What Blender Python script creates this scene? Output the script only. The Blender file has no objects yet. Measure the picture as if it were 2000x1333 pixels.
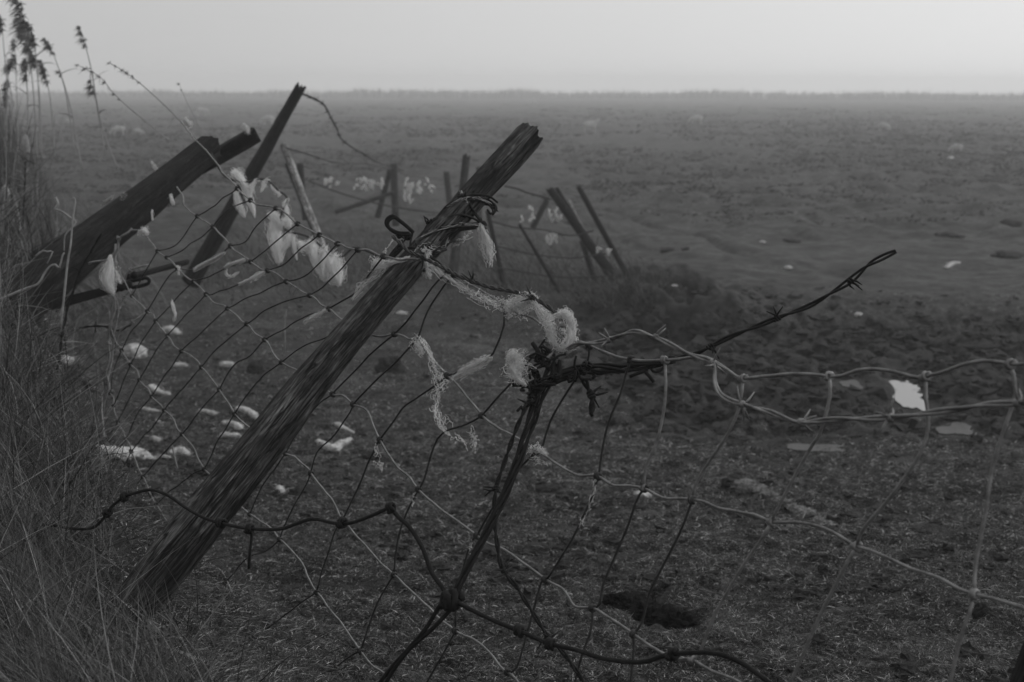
import bpy, math, random
import numpy as np
from mathutils import Vector

rng = np.random.default_rng(7)
random.seed(7)
scene = bpy.context.scene
COL = scene.collection

# ------------------------------------------------------------------ camera
F = 2778.0                      # focal length in photo pixels (50 mm on 36 mm, 2000 px)
PITCH = math.radians(10.17)
CAM = np.array([0.0, 0.0, 2.0])
FWD = np.array([0, math.cos(PITCH), -math.sin(PITCH)])
_u = np.array([0, math.sin(PITCH), math.cos(PITCH)]); _r = np.array([1.0, 0, 0])
ROLL = .0034                    # the photo's horizon drops a little to the right
UP = _u * math.cos(ROLL) - _r * math.sin(ROLL)
RIGHT = _r * math.cos(ROLL) + _u * math.sin(ROLL)

def ray(x, y):
    x = np.asarray(x, float); y = np.asarray(y, float)
    return FWD + ((x - 1000) / F)[..., None] * RIGHT - ((y - 666.5) / F)[..., None] * UP

def P(x, y, Z):
    """photo pixel at depth Z (metres along the view axis) -> world point"""
    return CAM + ray(x, y) * np.asarray(Z, float)[..., None]

# ------------------------------------------------------------------ noise
_perm = rng.permutation(256)
_perm = np.concatenate([_perm, _perm])
_val = rng.random(256)

def vnoise(x, y, seed=0):
    x = np.asarray(x, float); y = np.asarray(y, float)
    xi = np.floor(x).astype(int); yi = np.floor(y).astype(int)
    fx = x - xi; fy = y - yi
    fx = fx * fx * (3 - 2 * fx); fy = fy * fy * (3 - 2 * fy)
    def h(a, b):
        return _val[_perm[(_perm[(a + seed * 37) & 255] + b) & 255]]
    return (h(xi, yi) * (1 - fx) + h(xi + 1, yi) * fx) * (1 - fy) + (h(xi, yi + 1) * (1 - fx) + h(xi + 1, yi + 1) * fx) * fy

def fbm(x, y, octv=3, seed=0):
    s = 0; a = 1; t = 0
    for k in range(octv):
        s = s + a * (vnoise(x * 2 ** k, y * 2 ** k, seed + k) - .5); t += a; a *= .5
    return s / t * 2

def sstep(a, b, x):
    t = np.clip((np.asarray(x, float) - a) / (b - a), 0, 1)
    return t * t * (3 - 2 * t)

# ------------------------------------------------------------------ terrain
def bank_coord(x, y):
    return x + np.interp(y, [-5, 0, 2.4, 4.8, 20, 26], [-2.7, -.48, .6, 1.66, 6.75, 8.6])

FURROW = [(.6, 24.5), (1.1, 23.6), (1.6, 23.0), (2.0, 22.2), (2.3, 19.6), (2.5, 17.8), (2.66, 16.2)]
def seg_dist(x, y, pts):
    d = np.full(np.shape(x), 1e9)
    for (ax, ay), (bx, by) in zip(pts[:-1], pts[1:]):
        vx, vy = bx - ax, by - ay
        t = np.clip(((x - ax) * vx + (y - ay) * vy) / (vx * vx + vy * vy), 0, 1)
        d = np.minimum(d, np.hypot(x - ax - t * vx, y - ay - t * vy))
    return d

def mud_mask(x, y):
    m = sstep(6.7, 7.9, y + .35 * fbm(x * .8, y * .8, 2, 11)) * (1 - sstep(11.0, 14.5, y + .8 * fbm(x * .5, y * .5, 2, 12)))
    return m * sstep(-.1, 1.1, x + .5 * fbm(x * .6, y * .6, 2, 13))

POOLS = []           # (x, y, rx, ry, water level)
LUT = {}
HOLLOWS = []         # (x, y, rx, ry, depth) filled in before the mesh is made

def base_h(x, y):
    drop = np.interp(y, [-10, 0, 1.5, 2.6, 4, 5.5, 6.7, 7.6, 9, 13, 20, 400], [.75, .9, 1.0, 1.14, 1.37, 1.6, 1.77, 1.86, 1.91, 1.96, 2.0, 2.0])
    h = 2.0 - drop
    p = bank_coord(x, y) + .12 * fbm(x * 1.3, y * 1.3, 2, 3)
    w = (1 - sstep(-.25, .5, p)) * (1 - sstep(18, 26, y))
    h = h * (1 - w) + np.interp(y, [2.0, 2.6, 4.0, 9], [1.205, 1.22, 1.41, 1.36]) * w
    # low bank that carries the far fence
    q = (x - (-.3 + .1 * (y - 9))) / 2.4
    h = h + .16 * np.exp(-(q ** 2)) * sstep(10.6, 12, y) * (1 - sstep(14, 17, y))
    return h

def height(x, y):
    x = np.asarray(x, float); y = np.asarray(y, float)
    h = base_h(x, y)
    h = h + .030 * fbm(x * 1.1, y * 1.1, 2, 20) + .020 * fbm(x * 4.5, y * 4.5, 2, 21) * (1 - sstep(10, 25, y))
    h = h + (.022 * fbm(x * 15, y * 15, 2, 22) - .03 * np.maximum(fbm(x * 7, y * 6, 3, 29) - .22, 0)) * (1 - sstep(6, 12, y))
    far = sstep(11, 22, y)
    h = h + far * (.10 * fbm(x * .45, y * .30, 3, 23) + .22 * np.maximum(fbm(x * .9, y * .5, 2, 24) - .12, 0) + .20 * np.maximum(fbm(x * 1.9, y * 1.0, 2, 27) - .05, 0))
    m = mud_mask(x, y)
    h = h + m * (.06 * fbm(x * 4.0, y * 3.0, 2, 25) + .10 * fbm(x * 10.5, y * 6.5, 2, 26))
    d = seg_dist(x + .12 * fbm(x, y, 2, 28), y, FURROW)
    h = h - .09 * np.exp(-(d / .10) ** 2)
    for (hx, hy, rx, ry, dep) in HOLLOWS:
        r = ((x - hx) / rx) ** 2 + ((y - hy) / ry) ** 2
        if dep > .12: r = r * (1 + .9 * fbm(x * 3.1 + hx, y * 2.3, 3, 33))
        h = h - dep * np.exp(-np.maximum(r, 0) ** 1.5)
    for (hx, hy, rx, ry, zw) in POOLS:
        r = (np.abs((x - hx - .19 * (y - hy)) / rx) ** 2.6 + np.abs((y - hy) / ry) ** 2.6) ** (1 / 2.6) * (1 + .15 * fbm(x * 5 + hx, y * 2.2, 2, 34))
        w = 1 - sstep(1.6, 2.7, r)
        h = h * (1 - w) + (zw - .008 + .06 * np.maximum(r - 1.45, 0) + .012 * fbm(x * 16, y * 12, 2, 35) * sstep(1.35, 1.7, r)) * w
    return h

def hq(x, y):
    """height looked up in the ground mesh's own grid"""
    if not LUT: return height(x, y)
    tn, ys, Z = LUT['t'], LUT['y'], LUT['z']
    fy = np.interp(y, ys, np.arange(len(ys))); yy = np.maximum(y, 1.3)
    t = x / yy; t = np.where(np.abs(t) > .46, np.sign(t) * (.46 + (np.abs(x) - .46 * yy) / (yy + 12)), t)
    ft = np.interp(t, tn, np.arange(len(tn)))
    i = np.minimum(fy.astype(int), len(ys) - 2); j = np.minimum(ft.astype(int), len(tn) - 2); a = fy - i; b = ft - j
    return (Z[i, j] * (1 - b) + Z[i, j + 1] * b) * (1 - a) + (Z[i + 1, j] * (1 - b) + Z[i + 1, j + 1] * b) * a

def ground_hit(x, y, lift=0.0, fn=None):
    """photo pixel -> point on the terrain"""
    fn = fn or hq
    x = np.atleast_1d(np.asarray(x, float)); y = np.atleast_1d(np.asarray(y, float))
    d = ray(x, y)
    lo = np.full(x.shape, .8); hi = np.full(x.shape, 400.0)
    # coarse march with geometric steps, then bisection
    found = np.zeros(x.shape, bool); prev = .8; act = np.arange(len(x))
    for z in np.geomspace(.85, 400, 110):
        p = CAM + d[act] * z
        b = p[:, 2] < fn(p[:, 0], p[:, 1]) + lift
        k = act[b]; lo[k] = prev; hi[k] = z; found[k] = True
        act = act[~b]; prev = z
        if not len(act): break
    for _ in range(12):
        mid = (lo + hi) / 2
        p = CAM + d * mid[:, None]
        b = p[:, 2] < fn(p[:, 0], p[:, 1]) + lift
        hi = np.where(b, mid, hi); lo = np.where(b, lo, mid)
    return CAM + d * hi[:, None], hi, found

# ------------------------------------------------------------------ mesh helpers
class MB:
    def __init__(s): s.v = []; s.f = []; s.n = 0; s.t = []
    def add(s, v, f, tone=None):
        v = np.asarray(v, float).reshape(-1, 3)
        fl = f if isinstance(f, list) else [f]
        for a in fl:
            a = np.asarray(a, int)
            if a.size: s.f.append(a + s.n)
        s.v.append(v); s.n += len(v)
        s.t.append(np.full(len(v), .5) if tone is None else np.asarray(tone, float))
        return s
    def verts(s): return np.concatenate(s.v)
    def build(s, name, mat, parent=None, loc=None, smooth=True, tone=False):
        v = np.concatenate(s.v)
        if parent is not None: loc = np.array(parent['_loc'])
        elif loc is None:
            lo = v.min(0); hi = v.max(0)
            loc = np.array([(lo[0] + hi[0]) / 2, (lo[1] + hi[1]) / 2, lo[2]])
        loc = np.asarray(loc, float)
        me = bpy.data.meshes.new(name)
        me.vertices.add(len(v)); me.vertices.foreach_set('co', (v - loc).astype(np.float32).ravel())
        tot = np.concatenate([np.full(len(a), a.shape[1]) for a in s.f])
        li = np.concatenate([a.ravel() for a in s.f])
        me.loops.add(len(li)); me.loops.foreach_set('vertex_index', li.astype(np.int32))
        me.polygons.add(len(tot))
        st = np.concatenate([[0], np.cumsum(tot)[:-1]])
        me.polygons.foreach_set('loop_start', st.astype(np.int32))
        me.polygons.foreach_set('loop_total', tot.astype(np.int32))
        me.polygons.foreach_set('use_smooth', np.full(len(tot), smooth))
        if tone:
            at = me.attributes.new('tone', 'FLOAT', 'POINT')
            at.data.foreach_set('value', np.concatenate(s.t).astype(np.float32))
        me.update(calc_edges=True); me.validate()
        me.materials.append(mat)
        o = bpy.data.objects.new(name, me); COL.objects.link(o)
        if parent is not None:
            o.parent = parent
            if '_off' in parent.keys(): pass
        else:
            o.location = loc
        o['_loc'] = [float(c) for c in loc]
        return o

def tag(o, label=None, cat=None, group=None, kind=None):
    if label: o['label'] = label
    if cat: o['category'] = cat
    if group: o['group'] = group
    if kind: o['kind'] = kind
    return o

def thing(name, loc, label, cat, group=None):
    o = bpy.data.objects.new(name, None); COL.objects.link(o)
    o.location = loc; o['_loc'] = [float(c) for c in loc]
    o.empty_display_size = .1
    return tag(o, label, cat, group)

def resample(pts, step=None, n=None):
    """Catmull-Rom through the points"""
    p = np.asarray(pts, float)
    if len(p) == 2: p = np.vstack([p[0], p.mean(0), p[1]])
    q = np.vstack([2 * p[0] - p[1], p, 2 * p[-1] - p[-2]])
    out = []
    L = np.linalg.norm(np.diff(p, axis=0), axis=1)
    for i in range(len(p) - 1):
        k = max(2, int(math.ceil(L[i] / step))) if step else max(2, n // (len(p) - 1))
        t = np.linspace(0, 1, k, endpoint=False)[:, None]
        a, b, c, d = q[i], q[i + 1], q[i + 2], q[i + 3]
        out.append(.5 * ((2 * b) + (c - a) * t + (2 * a - 5 * b + 4 * c - d) * t ** 2 + (3 * b - a - 3 * c + d) * t ** 3))
    out.append(p[-1:])
    return np.vstack(out)

def frames(p):
    t = np.gradient(p, axis=0); t /= np.linalg.norm(t, axis=1)[:, None] + 1e-12
    a = np.array([0, 0, 1.0]) if abs(t[0, 2]) < .9 else np.array([1.0, 0, 0])
    u = np.cross(t[0], a); u /= np.linalg.norm(u)
    U = [u]
    for i in range(1, len(p)):
        u = U[-1] - t[i] * np.dot(U[-1], t[i]); u /= np.linalg.norm(u) + 1e-12
        U.append(u)
    U = np.array(U); W = np.cross(t, U)
    return t, U, W

def tube(mb, p, r, sides=8, cap=True, tone=None):
    p = np.asarray(p, float); n = len(p)
    r = np.broadcast_to(np.asarray(r, float), (n,))
    t, U, W = frames(p)
    a = np.linspace(0, 2 * np.pi, sides, endpoint=False)
    v = p[:, None, :] + r[:, None, None] * (np.cos(a)[None, :, None] * U[:, None, :] + np.sin(a)[None, :, None] * W[:, None, :])
    i = np.arange(n - 1)[:, None] * sides; j = np.arange(sides)[None, :]; k = (j + 1) % sides
    f = np.stack([i + j, i + k, i + sides + k, i + sides + j], -1).reshape(-1, 4)
    fl = [f]
    if cap:
        fl.append(np.arange(sides)[::-1][None, :]); fl.append(((n - 1) * sides + np.arange(sides))[None, :])
    mb.add(v.reshape(-1, 3), fl, None if tone is None else np.full(n * sides, tone))

def fibres(mb, pts, r, tone=None):
    """batch of thin three sided threads: pts (N,K,3)"""
    pts = np.asarray(pts, float); N, K, _ = pts.shape
    t = np.gradient(pts, axis=1); t /= np.linalg.norm(t, axis=2)[..., None] + 1e-12
    a = rng.normal(size=(N, 1, 3))
    U = np.cross(t, a); U /= np.linalg.norm(U, axis=2)[..., None] + 1e-12
    W = np.cross(t, U)
    rr = np.broadcast_to(np.asarray(r, float).reshape(-1, 1) if np.ndim(r) else np.full((1, 1), r), (N, K))[..., None]
    taper = np.linspace(1, .6, K)[None, :, None]
    vs = []
    for ang in (0, 2.094, 4.189):
        vs.append(pts + rr * taper * (math.cos(ang) * U + math.sin(ang) * W))
    v = np.stack(vs, 2).reshape(-1, 3)
    b = (np.arange(N)[:, None, None] * K + np.arange(K - 1)[None, :, None]) * 3
    j = np.arange(3)[None, None, :]; k = (j + 1) % 3
    f = np.stack([b + j, b + k, b + 3 + k, b + 3 + j], -1).reshape(-1, 4)
    mb.add(v, f, None if tone is None else np.repeat(tone, K * 3))

def ribbons(mb, base, length, dirv, bend, width, K=5, tone=None):
    """grass blades: base (N,3), dirv (N,3) start direction, bend (N,3) added with the square of the way along"""
    N = len(base)
    s = np.linspace(0, 1, K)
    c = base[:, None, :] + length[:, None, None] * (s[None, :, None] * dirv[:, None, :] + (s ** 2)[None, :, None] * bend[:, None, :])
    side = np.cross(dirv, rng.normal(size=(N, 3))); side /= np.linalg.norm(side, axis=1)[:, None] + 1e-9
    w = width[:, None] * (1 - s[None, :] ** 1.6) * .5 + width[:, None] * .04
    a = c + side[:, None, :] * w[..., None]; b = c - side[:, None, :] * w[..., None]
    v = np.stack([a, b], 2).reshape(-1, 3)
    i = (np.arange(N)[:, None] * K + np.arange(K - 1)[None, :]) * 2
    f = np.stack([i, i + 1, i + 3, i + 2], -1).reshape(-1, 4)
    mb.add(v, f, None if tone is None else np.repeat(tone, K * 2))

def lump(mb, c, rx, ry, rz, amp=.25, freq=3.0, seed=0, nu=36, nv=20, rot=0.0, tone=None):
    """noisy closed blob"""
    u = np.linspace(0, 2 * np.pi, nu, endpoint=False); w = np.linspace(-np.pi / 2, np.pi / 2, nv)
    uu, ww = np.meshgrid(u, w)
    d = np.stack([np.cos(ww) * np.cos(uu), np.cos(ww) * np.sin(uu), np.sin(ww)], -1)
    n = fbm(d[..., 0] * freq + 9 + seed, d[..., 1] * freq + d[..., 2] * freq * 1.7 + 5, 3, seed % 9) + .5 * fbm(d[..., 2] * freq * 2 + 3, d[..., 0] * freq * 2 + seed, 2, (seed + 3) % 9)
    k = 1 + amp * n
    k[0] = k[0].mean(); k[-1] = k[-1].mean()
    v = d * k[..., None] * np.array([rx, ry, rz])
    ca, sa = math.cos(rot), math.sin(rot)
    v = np.stack([v[..., 0] * ca - v[..., 1] * sa, v[..., 0] * sa + v[..., 1] * ca, v[..., 2]], -1) + np.asarray(c)
    i = np.arange(nv - 1)[:, None] * nu; j = np.arange(nu)[None, :]; kk = (j + 1) % nu
    f = np.stack([i + j, i + kk, i + nu + kk, i + nu + j], -1).reshape(-1, 4)
    mb.add(v.reshape(-1, 3), f, tone)

# ------------------------------------------------------------------ materials
def newmat(name):
    m = bpy.data.materials.new(name); m.use_nodes = True
    nt = m.node_tree; b = nt.nodes['Principled BSDF']
    return m, nt, b

def g(v): return (v, v, v, 1)

def ramp(nt, fac, stops):
    r = nt.nodes.new('ShaderNodeValToRGB')
    e = r.color_ramp.elements
    while len(e) < len(stops): e.new(.5)
    for el, (p, v) in zip(e, stops): el.position = p; el.color = g(v)
    nt.links.new(fac, r.inputs[0]); return r.outputs[0]

def noise(nt, vec, scale, detail=4, rough=.6, dist=0.0):
    n = nt.nodes.new('ShaderNodeTexNoise'); n.inputs['Scale'].default_value = scale
    n.inputs['Detail'].default_value = detail; n.inputs['Roughness'].default_value = rough; n.inputs['Distortion'].default_value = dist
    if vec is not None: nt.links.new(vec, n.inputs['Vector'])
    return n.outputs['Fac']

def coords(nt, kind='Object', scale=(1, 1, 1)):
    t = nt.nodes.new('ShaderNodeTexCoord'); m = nt.nodes.new('ShaderNodeMapping')
    m.inputs['Scale'].default_value = scale
    nt.links.new(t.outputs[kind], m.inputs['Vector']); return m.outputs[0]

def mathn(nt, op, a, b=None, clamp=False):
    n = nt.nodes.new('ShaderNodeMath'); n.operation = op; n.use_clamp = clamp
    for i, s in enumerate((a, b)):
        if s is None: continue
        if isinstance(s, (int, float)): n.inputs[i].default_value = s
        else: nt.links.new(s, n.inputs[i])
    return n.outputs[0]

def mul_color(nt, a, b):
    n = nt.nodes.new('ShaderNodeMix'); n.data_type = 'RGBA'; n.blend_type = 'MULTIPLY'
    n.inputs[0].default_value = 1
    nt.links.new(a, n.inputs[6]); nt.links.new(b, n.inputs[7]); return n.outputs[2]

def attr(nt, name):
    n = nt.nodes.new('ShaderNodeAttribute'); n.attribute_name = name; return n.outputs['Fac']

def bump(nt, b, h, strength=.4, dist=.01):
    n = nt.nodes.new('ShaderNodeBump'); n.inputs['Strength'].default_value = strength; n.inputs['Distance'].default_value = dist
    nt.links.new(h, n.inputs['Height']); nt.links.new(n.outputs[0], b.inputs['Normal'])

def mat_ground():
    m, nt, b = newmat('pasture')
    v = coords(nt)
    fine = noise(nt, v, 150, 5, .8); mid = noise(nt, v, 7, 4, .65); big = noise(nt, v, 1.5, 5, .65)
    turf = ramp(nt, fine, [(.40, .003), (.5, .024), (.60, .095)])
    t2 = ramp(nt, mid, [(.38, .22), (.5, .85), (.64, 1.35)])
    t3 = ramp(nt, big, [(.37, .24), (.5, .9), (.63, 1.5)])
    turf = mul_color(nt, mul_color(nt, turf, t2), t3)
    mudc = ramp(nt, mid, [(.38, .004), (.5, .014), (.66, .042)])
    mx = nt.nodes.new('ShaderNodeMix'); mx.data_type = 'RGBA'
    nt.links.new(attr(nt, 'tone'), mx.inputs[0]); nt.links.new(turf, mx.inputs[6]); nt.links.new(mudc, mx.inputs[7])
    nt.links.new(mx.outputs[2], b.inputs['Base Color'])
    b.inputs['Roughness'].default_value = .85; b.inputs['Specular IOR Level'].default_value = .25
    bump(nt, b, mathn(nt, 'ADD', fine, mid), .9, .03)
    return m

def scaled(nt, vec, sc):
    n = nt.nodes.new('ShaderNodeVectorMath'); n.operation = 'MULTIPLY'; nt.links.new(vec, n.inputs[0]); n.inputs[1].default_value = sc
    return n.outputs[0]

def mat_wood(name, lo, hi):
    m, nt, b = newmat(name)
    gv = attr_vec(nt, 'grain')
    fib = noise(nt, scaled(nt, gv, (1.7, 1.7, 2.2)), 1.0, 7, .68, .2)
    crk = noise(nt, scaled(nt, gv, (.55, .55, .42)), 1.0, 4, .6, .3)
    crk2 = noise(nt, scaled(nt, gv, (.16, .16, .22)), 1.0, 3, .6, .8)
    band = noise(nt, scaled(nt, gv, (.12, .12, .35)), 1.0, 4, .6, .5)
    blot = noise(nt, coords(nt), 26, 5, .7, .4)
    c = ramp(nt, fib, [(.30, lo * .5), (.46, lo), (.58, (lo + hi) / 2), (.70, hi)])
    k1 = ramp(nt, mathn(nt, 'ABSOLUTE', mathn(nt, 'SUBTRACT', crk, .5)), [(0, .15), (.010, .4), (.028, 1), (1, 1)])
    k2 = ramp(nt, mathn(nt, 'ABSOLUTE', mathn(nt, 'SUBTRACT', crk2, .48)), [(0, .03), (.012, .2), (.03, 1), (1, 1)])
    c = mul_color(nt, mul_color(nt, c, k1), k2)
    c = mul_color(nt, c, ramp(nt, band, [(.36, .42), (.5, .85), (.62, 1.35)]))
    c = mul_color(nt, c, ramp(nt, blot, [(.36, .5), (.5, .9), (.64, 1.6)]))
    nt.links.new(c, b.inputs['Base Color'])
    b.inputs['Roughness'].default_value = .9; b.inputs['Specular IOR Level'].default_value = .15
    h = mathn(nt, 'ADD', mathn(nt, 'MULTIPLY', fib, .5), mathn(nt, 'MULTIPLY', mathn(nt, 'ADD', k1, k2), .8))
    bump(nt, b, h, .9, .004)
    return m

def attr_vec(nt, name):
    n = nt.nodes.new('ShaderNodeAttribute'); n.attribute_name = name; return n.outputs['Vector']

def mat_simple(name, lo, hi, scale, rough=.8, metal=0.0, spec=.3, bmp=.3, dist=.003, detail=5):
    m, nt, b = newmat(name)
    n = noise(nt, coords(nt), scale, detail, .65)
    nt.links.new(ramp(nt, n, [(.3, lo), (.7, hi)]), b.inputs['Base Color'])
    b.inputs['Roughness'].default_value = rough; b.inputs['Metallic'].default_value = metal
    b.inputs['Specular IOR Level'].default_value = spec
    if bmp: bump(nt, b, n, bmp, dist)
    return m

def mat_tone(name, lo, hi, rough=.8, trans=0.0, spec=.2):
    """colour comes from a per blade tone"""
    m, nt, b = newmat(name)
    st = [(0, lo), (1, hi)] if name != 'wool' else [(0, .22), (.3, .68), (1, .98)]
    nt.links.new(ramp(nt, attr(nt, 'tone'), st), b.inputs['Base Color'])
    b.inputs['Roughness'].default_value = rough; b.inputs['Specular IOR Level'].default_value = spec
    if trans:
        tr = nt.nodes.new('ShaderNodeBsdfTranslucent'); nt.links.new(ramp(nt, attr(nt, 'tone'), st), tr.inputs[0])
        mx = nt.nodes.new('ShaderNodeMixShader'); mx.inputs[0].default_value = trans
        out = nt.nodes['Material Output']
        nt.links.new(b.outputs[0], mx.inputs[1]); nt.links.new(tr.outputs[0], mx.inputs[2]); nt.links.new(mx.outputs[0], out.inputs[0])
    return m

M = {}
M['ground'] = mat_ground()
M['post'] = mat_wood('weathered_wood', .026, .125)
M['darkpost'] = mat_wood('wet_dark_wood', .008, .028)
M['farpost'] = mat_wood('old_fence_wood', .022, .06)
M['palewood'] = mat_wood('bleached_wood', .28, .60)
M['galv'] = mat_simple('dull_galvanised_wire', .06, .21, 60, .55, .35, .4, .3, .001)
M['stay'] = mat_simple('rusted_wire', .010, .035, 70, .7, .2, .3, .4, .001)
M['rust'] = mat_simple('dark_rusted_iron', .005, .016, 80, .85, .1, .15, .5, .001)
M['wool'] = mat_tone('wool', .34, .97, .95, .45, .1)
M['fleece'] = mat_simple('fleece', .32, .60, 45, .95, 0, .1, .9, .012)
M['sheepwool'] = mat_simple('sheep_wool', .22, .38, 30, .95, 0, .1, .5, .02)
M['face'] = mat_simple('sheep_face', .10, .16, 30, .9, 0, .1, 0)
M['darkface'] = mat_simple('dark_sheep_face', .02, .035, 30, .9, 0, .1, 0)
M['clod'] = mat_simple('dark_earth', .006, .030, 25, .95, 0, .15, .8, .02)
M['shade_clod'] = mat_simple('undercut_shade_black', .002, .012, 40, .95, 0, .1, .9, .02)  # near black: shade of the undercut hollow put into the colour
M['turf'] = mat_tone('turf_blades', .008, .55, .75, .25)
M['drygrass'] = mat_tone('dry_grass', .008, .27, .75, .25)
M['reed'] = mat_tone('dry_reed', .11, .30, .8, .2)
M['twig'] = mat_simple('pale_dry_stem', .12, .26, 40, .8)
M['fringe'] = mat_tone('reed_fringe', .08, .18, .9)
M['tussock'] = mat_tone('tussock_grass', .020, .13, .85, .15)

def mat_water():
    m, nt, b = newmat('puddle_water')
    b.inputs['Base Color'].default_value = g(.03); b.inputs['Roughness'].default_value = .03
    b.inputs['IOR'].default_value = 1.9; b.inputs['Specular IOR Level'].default_value = .9
    bump(nt, b, noise(nt, coords(nt), 14, 2, .5), .03, .003)
    return m
M['water'] = mat_water()
M['wetmud'] = mat_simple('wet_mud_film', .012, .05, 25, .5, 0, .2, .5, .01)
# ------------------------------------------------------------------ world, sun, haze
SUN_EL, SUN_AZ = math.radians(34), math.radians(62)      # azimuth from the view direction towards the right
def make_world():
    w = bpy.data.worlds.new('World'); scene.world = w; w.use_nodes = True
    nt = w.node_tree; bg = nt.nodes['Background']
    sky = nt.nodes.new('ShaderNodeTexSky'); sky.sky_type = 'NISHITA'; sky.sun_disc = False
    sky.sun_elevation = SUN_EL; sky.sun_rotation = SUN_AZ; sky.air_density = 1.5; sky.dust_density = 6; sky.ozone_density = 1
    bw = nt.nodes.new('ShaderNodeRGBToBW'); nt.links.new(sky.outputs[0], bw.inputs[0])
    tc = nt.nodes.new('ShaderNodeTexCoord'); sp = nt.nodes.new('ShaderNodeSeparateXYZ'); nt.links.new(tc.outputs['Generated'], sp.inputs[0])
    # overcast: brighter towards the veiled sun on the right, and a little with height
    x = mathn(nt, 'MULTIPLY', sp.outputs[0], OVER_X)
    z = mathn(nt, 'MULTIPLY', sp.outputs[2], OVER_Z)
    over = mathn(nt, 'MAXIMUM', mathn(nt, 'ADD', mathn(nt, 'ADD', x, z), OVER_C), .8)
    over = mathn(nt, 'MINIMUM', over, OVER_MAX)
    cl = noise(nt, tc.outputs['Generated'], 2.2, 3, .5)
    over = mathn(nt, 'MULTIPLY', over, mathn(nt, 'ADD', mathn(nt, 'MULTIPLY', cl, .12), .94))
    tot = mathn(nt, 'ADD', over, mathn(nt, 'MULTIPLY', bw.outputs[0], SKY_MIX))
    cmb = nt.nodes.new('ShaderNodeCombineColor')
    for i in range(3): nt.links.new(tot, cmb.inputs[i])
    nt.links.new(cmb.outputs[0], bg.inputs[0]); bg.inputs[1].default_value = .1
OVER_X, OVER_Z, OVER_C, OVER_MAX, SKY_MIX = 4.1, 3.0, 6.5, 9.2, .03
make_world()

sl = bpy.data.lights.new('sun', 'SUN'); sl.energy = 1.2; sl.angle = math.radians(14); sl.color = (1, 1, 1)
so = bpy.data.objects.new('sun', sl); COL.objects.link(so)
sd = Vector((math.sin(SUN_AZ) * math.cos(SUN_EL), math.cos(SUN_AZ) * math.cos(SUN_EL), math.sin(SUN_EL)))
so.rotation_euler = sd.to_track_quat('Z', 'Y').to_euler(); so.location = (20, 10, 20)

HAZE_DENSITY = .0040
def make_haze():
    mb = MB(); x0, x1, y0, y1, z0, z1 = -278, 278, -16, 250, -1.6, 3.6
    v = [(x0, y0, z0), (x1, y0, z0), (x1, y1, z0), (x0, y1, z0), (x0, y0, z1), (x1, y0, z1), (x1, y1, z1), (x0, y1, z1)]
    mb.add(v, [np.array([[3, 2, 1, 0], [4, 5, 6, 7], [0, 1, 5, 4], [1, 2, 6, 5], [2, 3, 7, 6], [3, 0, 4, 7]])])
    m = bpy.data.materials.new('haze'); m.use_nodes = True; nt = m.node_tree
    nt.nodes.remove(nt.nodes['Principled BSDF'])
    pv = nt.nodes.new('ShaderNodeVolumePrincipled'); pv.inputs['Color'].default_value = g(.95)
    pv.inputs['Density'].default_value = HAZE_DENSITY; pv.inputs['Anisotropy'].default_value = .25
    pv.inputs['Density Attribute'].default_value = ''
    nt.links.new(pv.outputs[0], nt.nodes['Material Output'].inputs['Volume'])
    try: m.cycles.homogeneous_volume = True
    except Exception: pass
    tag(mb.build('haze', m, smooth=False), kind='stuff')
make_haze()

cam = bpy.data.cameras.new('camera'); co = bpy.data.objects.new('camera', cam); COL.objects.link(co)
cam.sensor_width = 36; cam.lens = F * 36 / 2000; cam.clip_start = .05; cam.clip_end = 2000
from mathutils import Matrix
_m = np.eye(4); _m[:3, 0] = RIGHT; _m[:3, 1] = UP; _m[:3, 2] = -FWD; _m[:3, 3] = CAM
co.matrix_world = Matrix(_m.tolist())
cam.dof.use_dof = True; cam.dof.focus_distance = 2.35; cam.dof.aperture_fstop = 9.0
scene.camera = co
scene.cycles.volume_bounces = 2; scene.cycles.diffuse_bounces = 8
scene.view_settings.view_transform = 'Standard'; scene.view_settings.look = 'None'; scene.view_settings.exposure = 0; scene.view_settings.gamma = 1

# ------------------------------------------------------------------ ground
def hollow(px, py, rx, ry, dep):
    p, _, _ = ground_hit(px, py); HOLLOWS.append((p[0, 0], p[0, 1], rx, ry, dep))
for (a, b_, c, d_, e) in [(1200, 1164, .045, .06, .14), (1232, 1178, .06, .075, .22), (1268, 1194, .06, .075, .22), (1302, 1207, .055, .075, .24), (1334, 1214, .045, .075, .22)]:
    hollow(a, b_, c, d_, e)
# wet ground lies level with the water
for (px, py, rx, ry, up) in [(1773, 774, .13, .50, -.03), (1668, 753, .10, .18, .0), (1592, 877, .15, .10, .005), (1870, 838, .10, .15, .0)]:
    p, _, _ = ground_hit(px, py, fn=base_h); POOLS.append((p[0, 0], p[0, 1], rx, ry, p[0, 2] + up))
# crumbling turf bank right of the far fence
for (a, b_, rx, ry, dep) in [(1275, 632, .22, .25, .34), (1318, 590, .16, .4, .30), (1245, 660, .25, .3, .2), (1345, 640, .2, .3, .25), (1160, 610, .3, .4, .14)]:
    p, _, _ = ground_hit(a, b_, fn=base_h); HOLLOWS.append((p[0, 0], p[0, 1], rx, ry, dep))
for (a, b_, rx, ry, dep) in [(1300, 572, .45, .35, -.26), (1385, 628, .3, .3, -.20), (1230, 600, .4, .5, -.18), (1480, 950, .09, .30, -.035), (1570, 1000, .12, .25, -.05), (1270, 1150, .14, .10, -.05)]:
    p, _, _ = ground_hit(a, b_, fn=base_h); HOLLOWS.append((p[0, 0], p[0, 1], rx, ry, dep))

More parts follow.
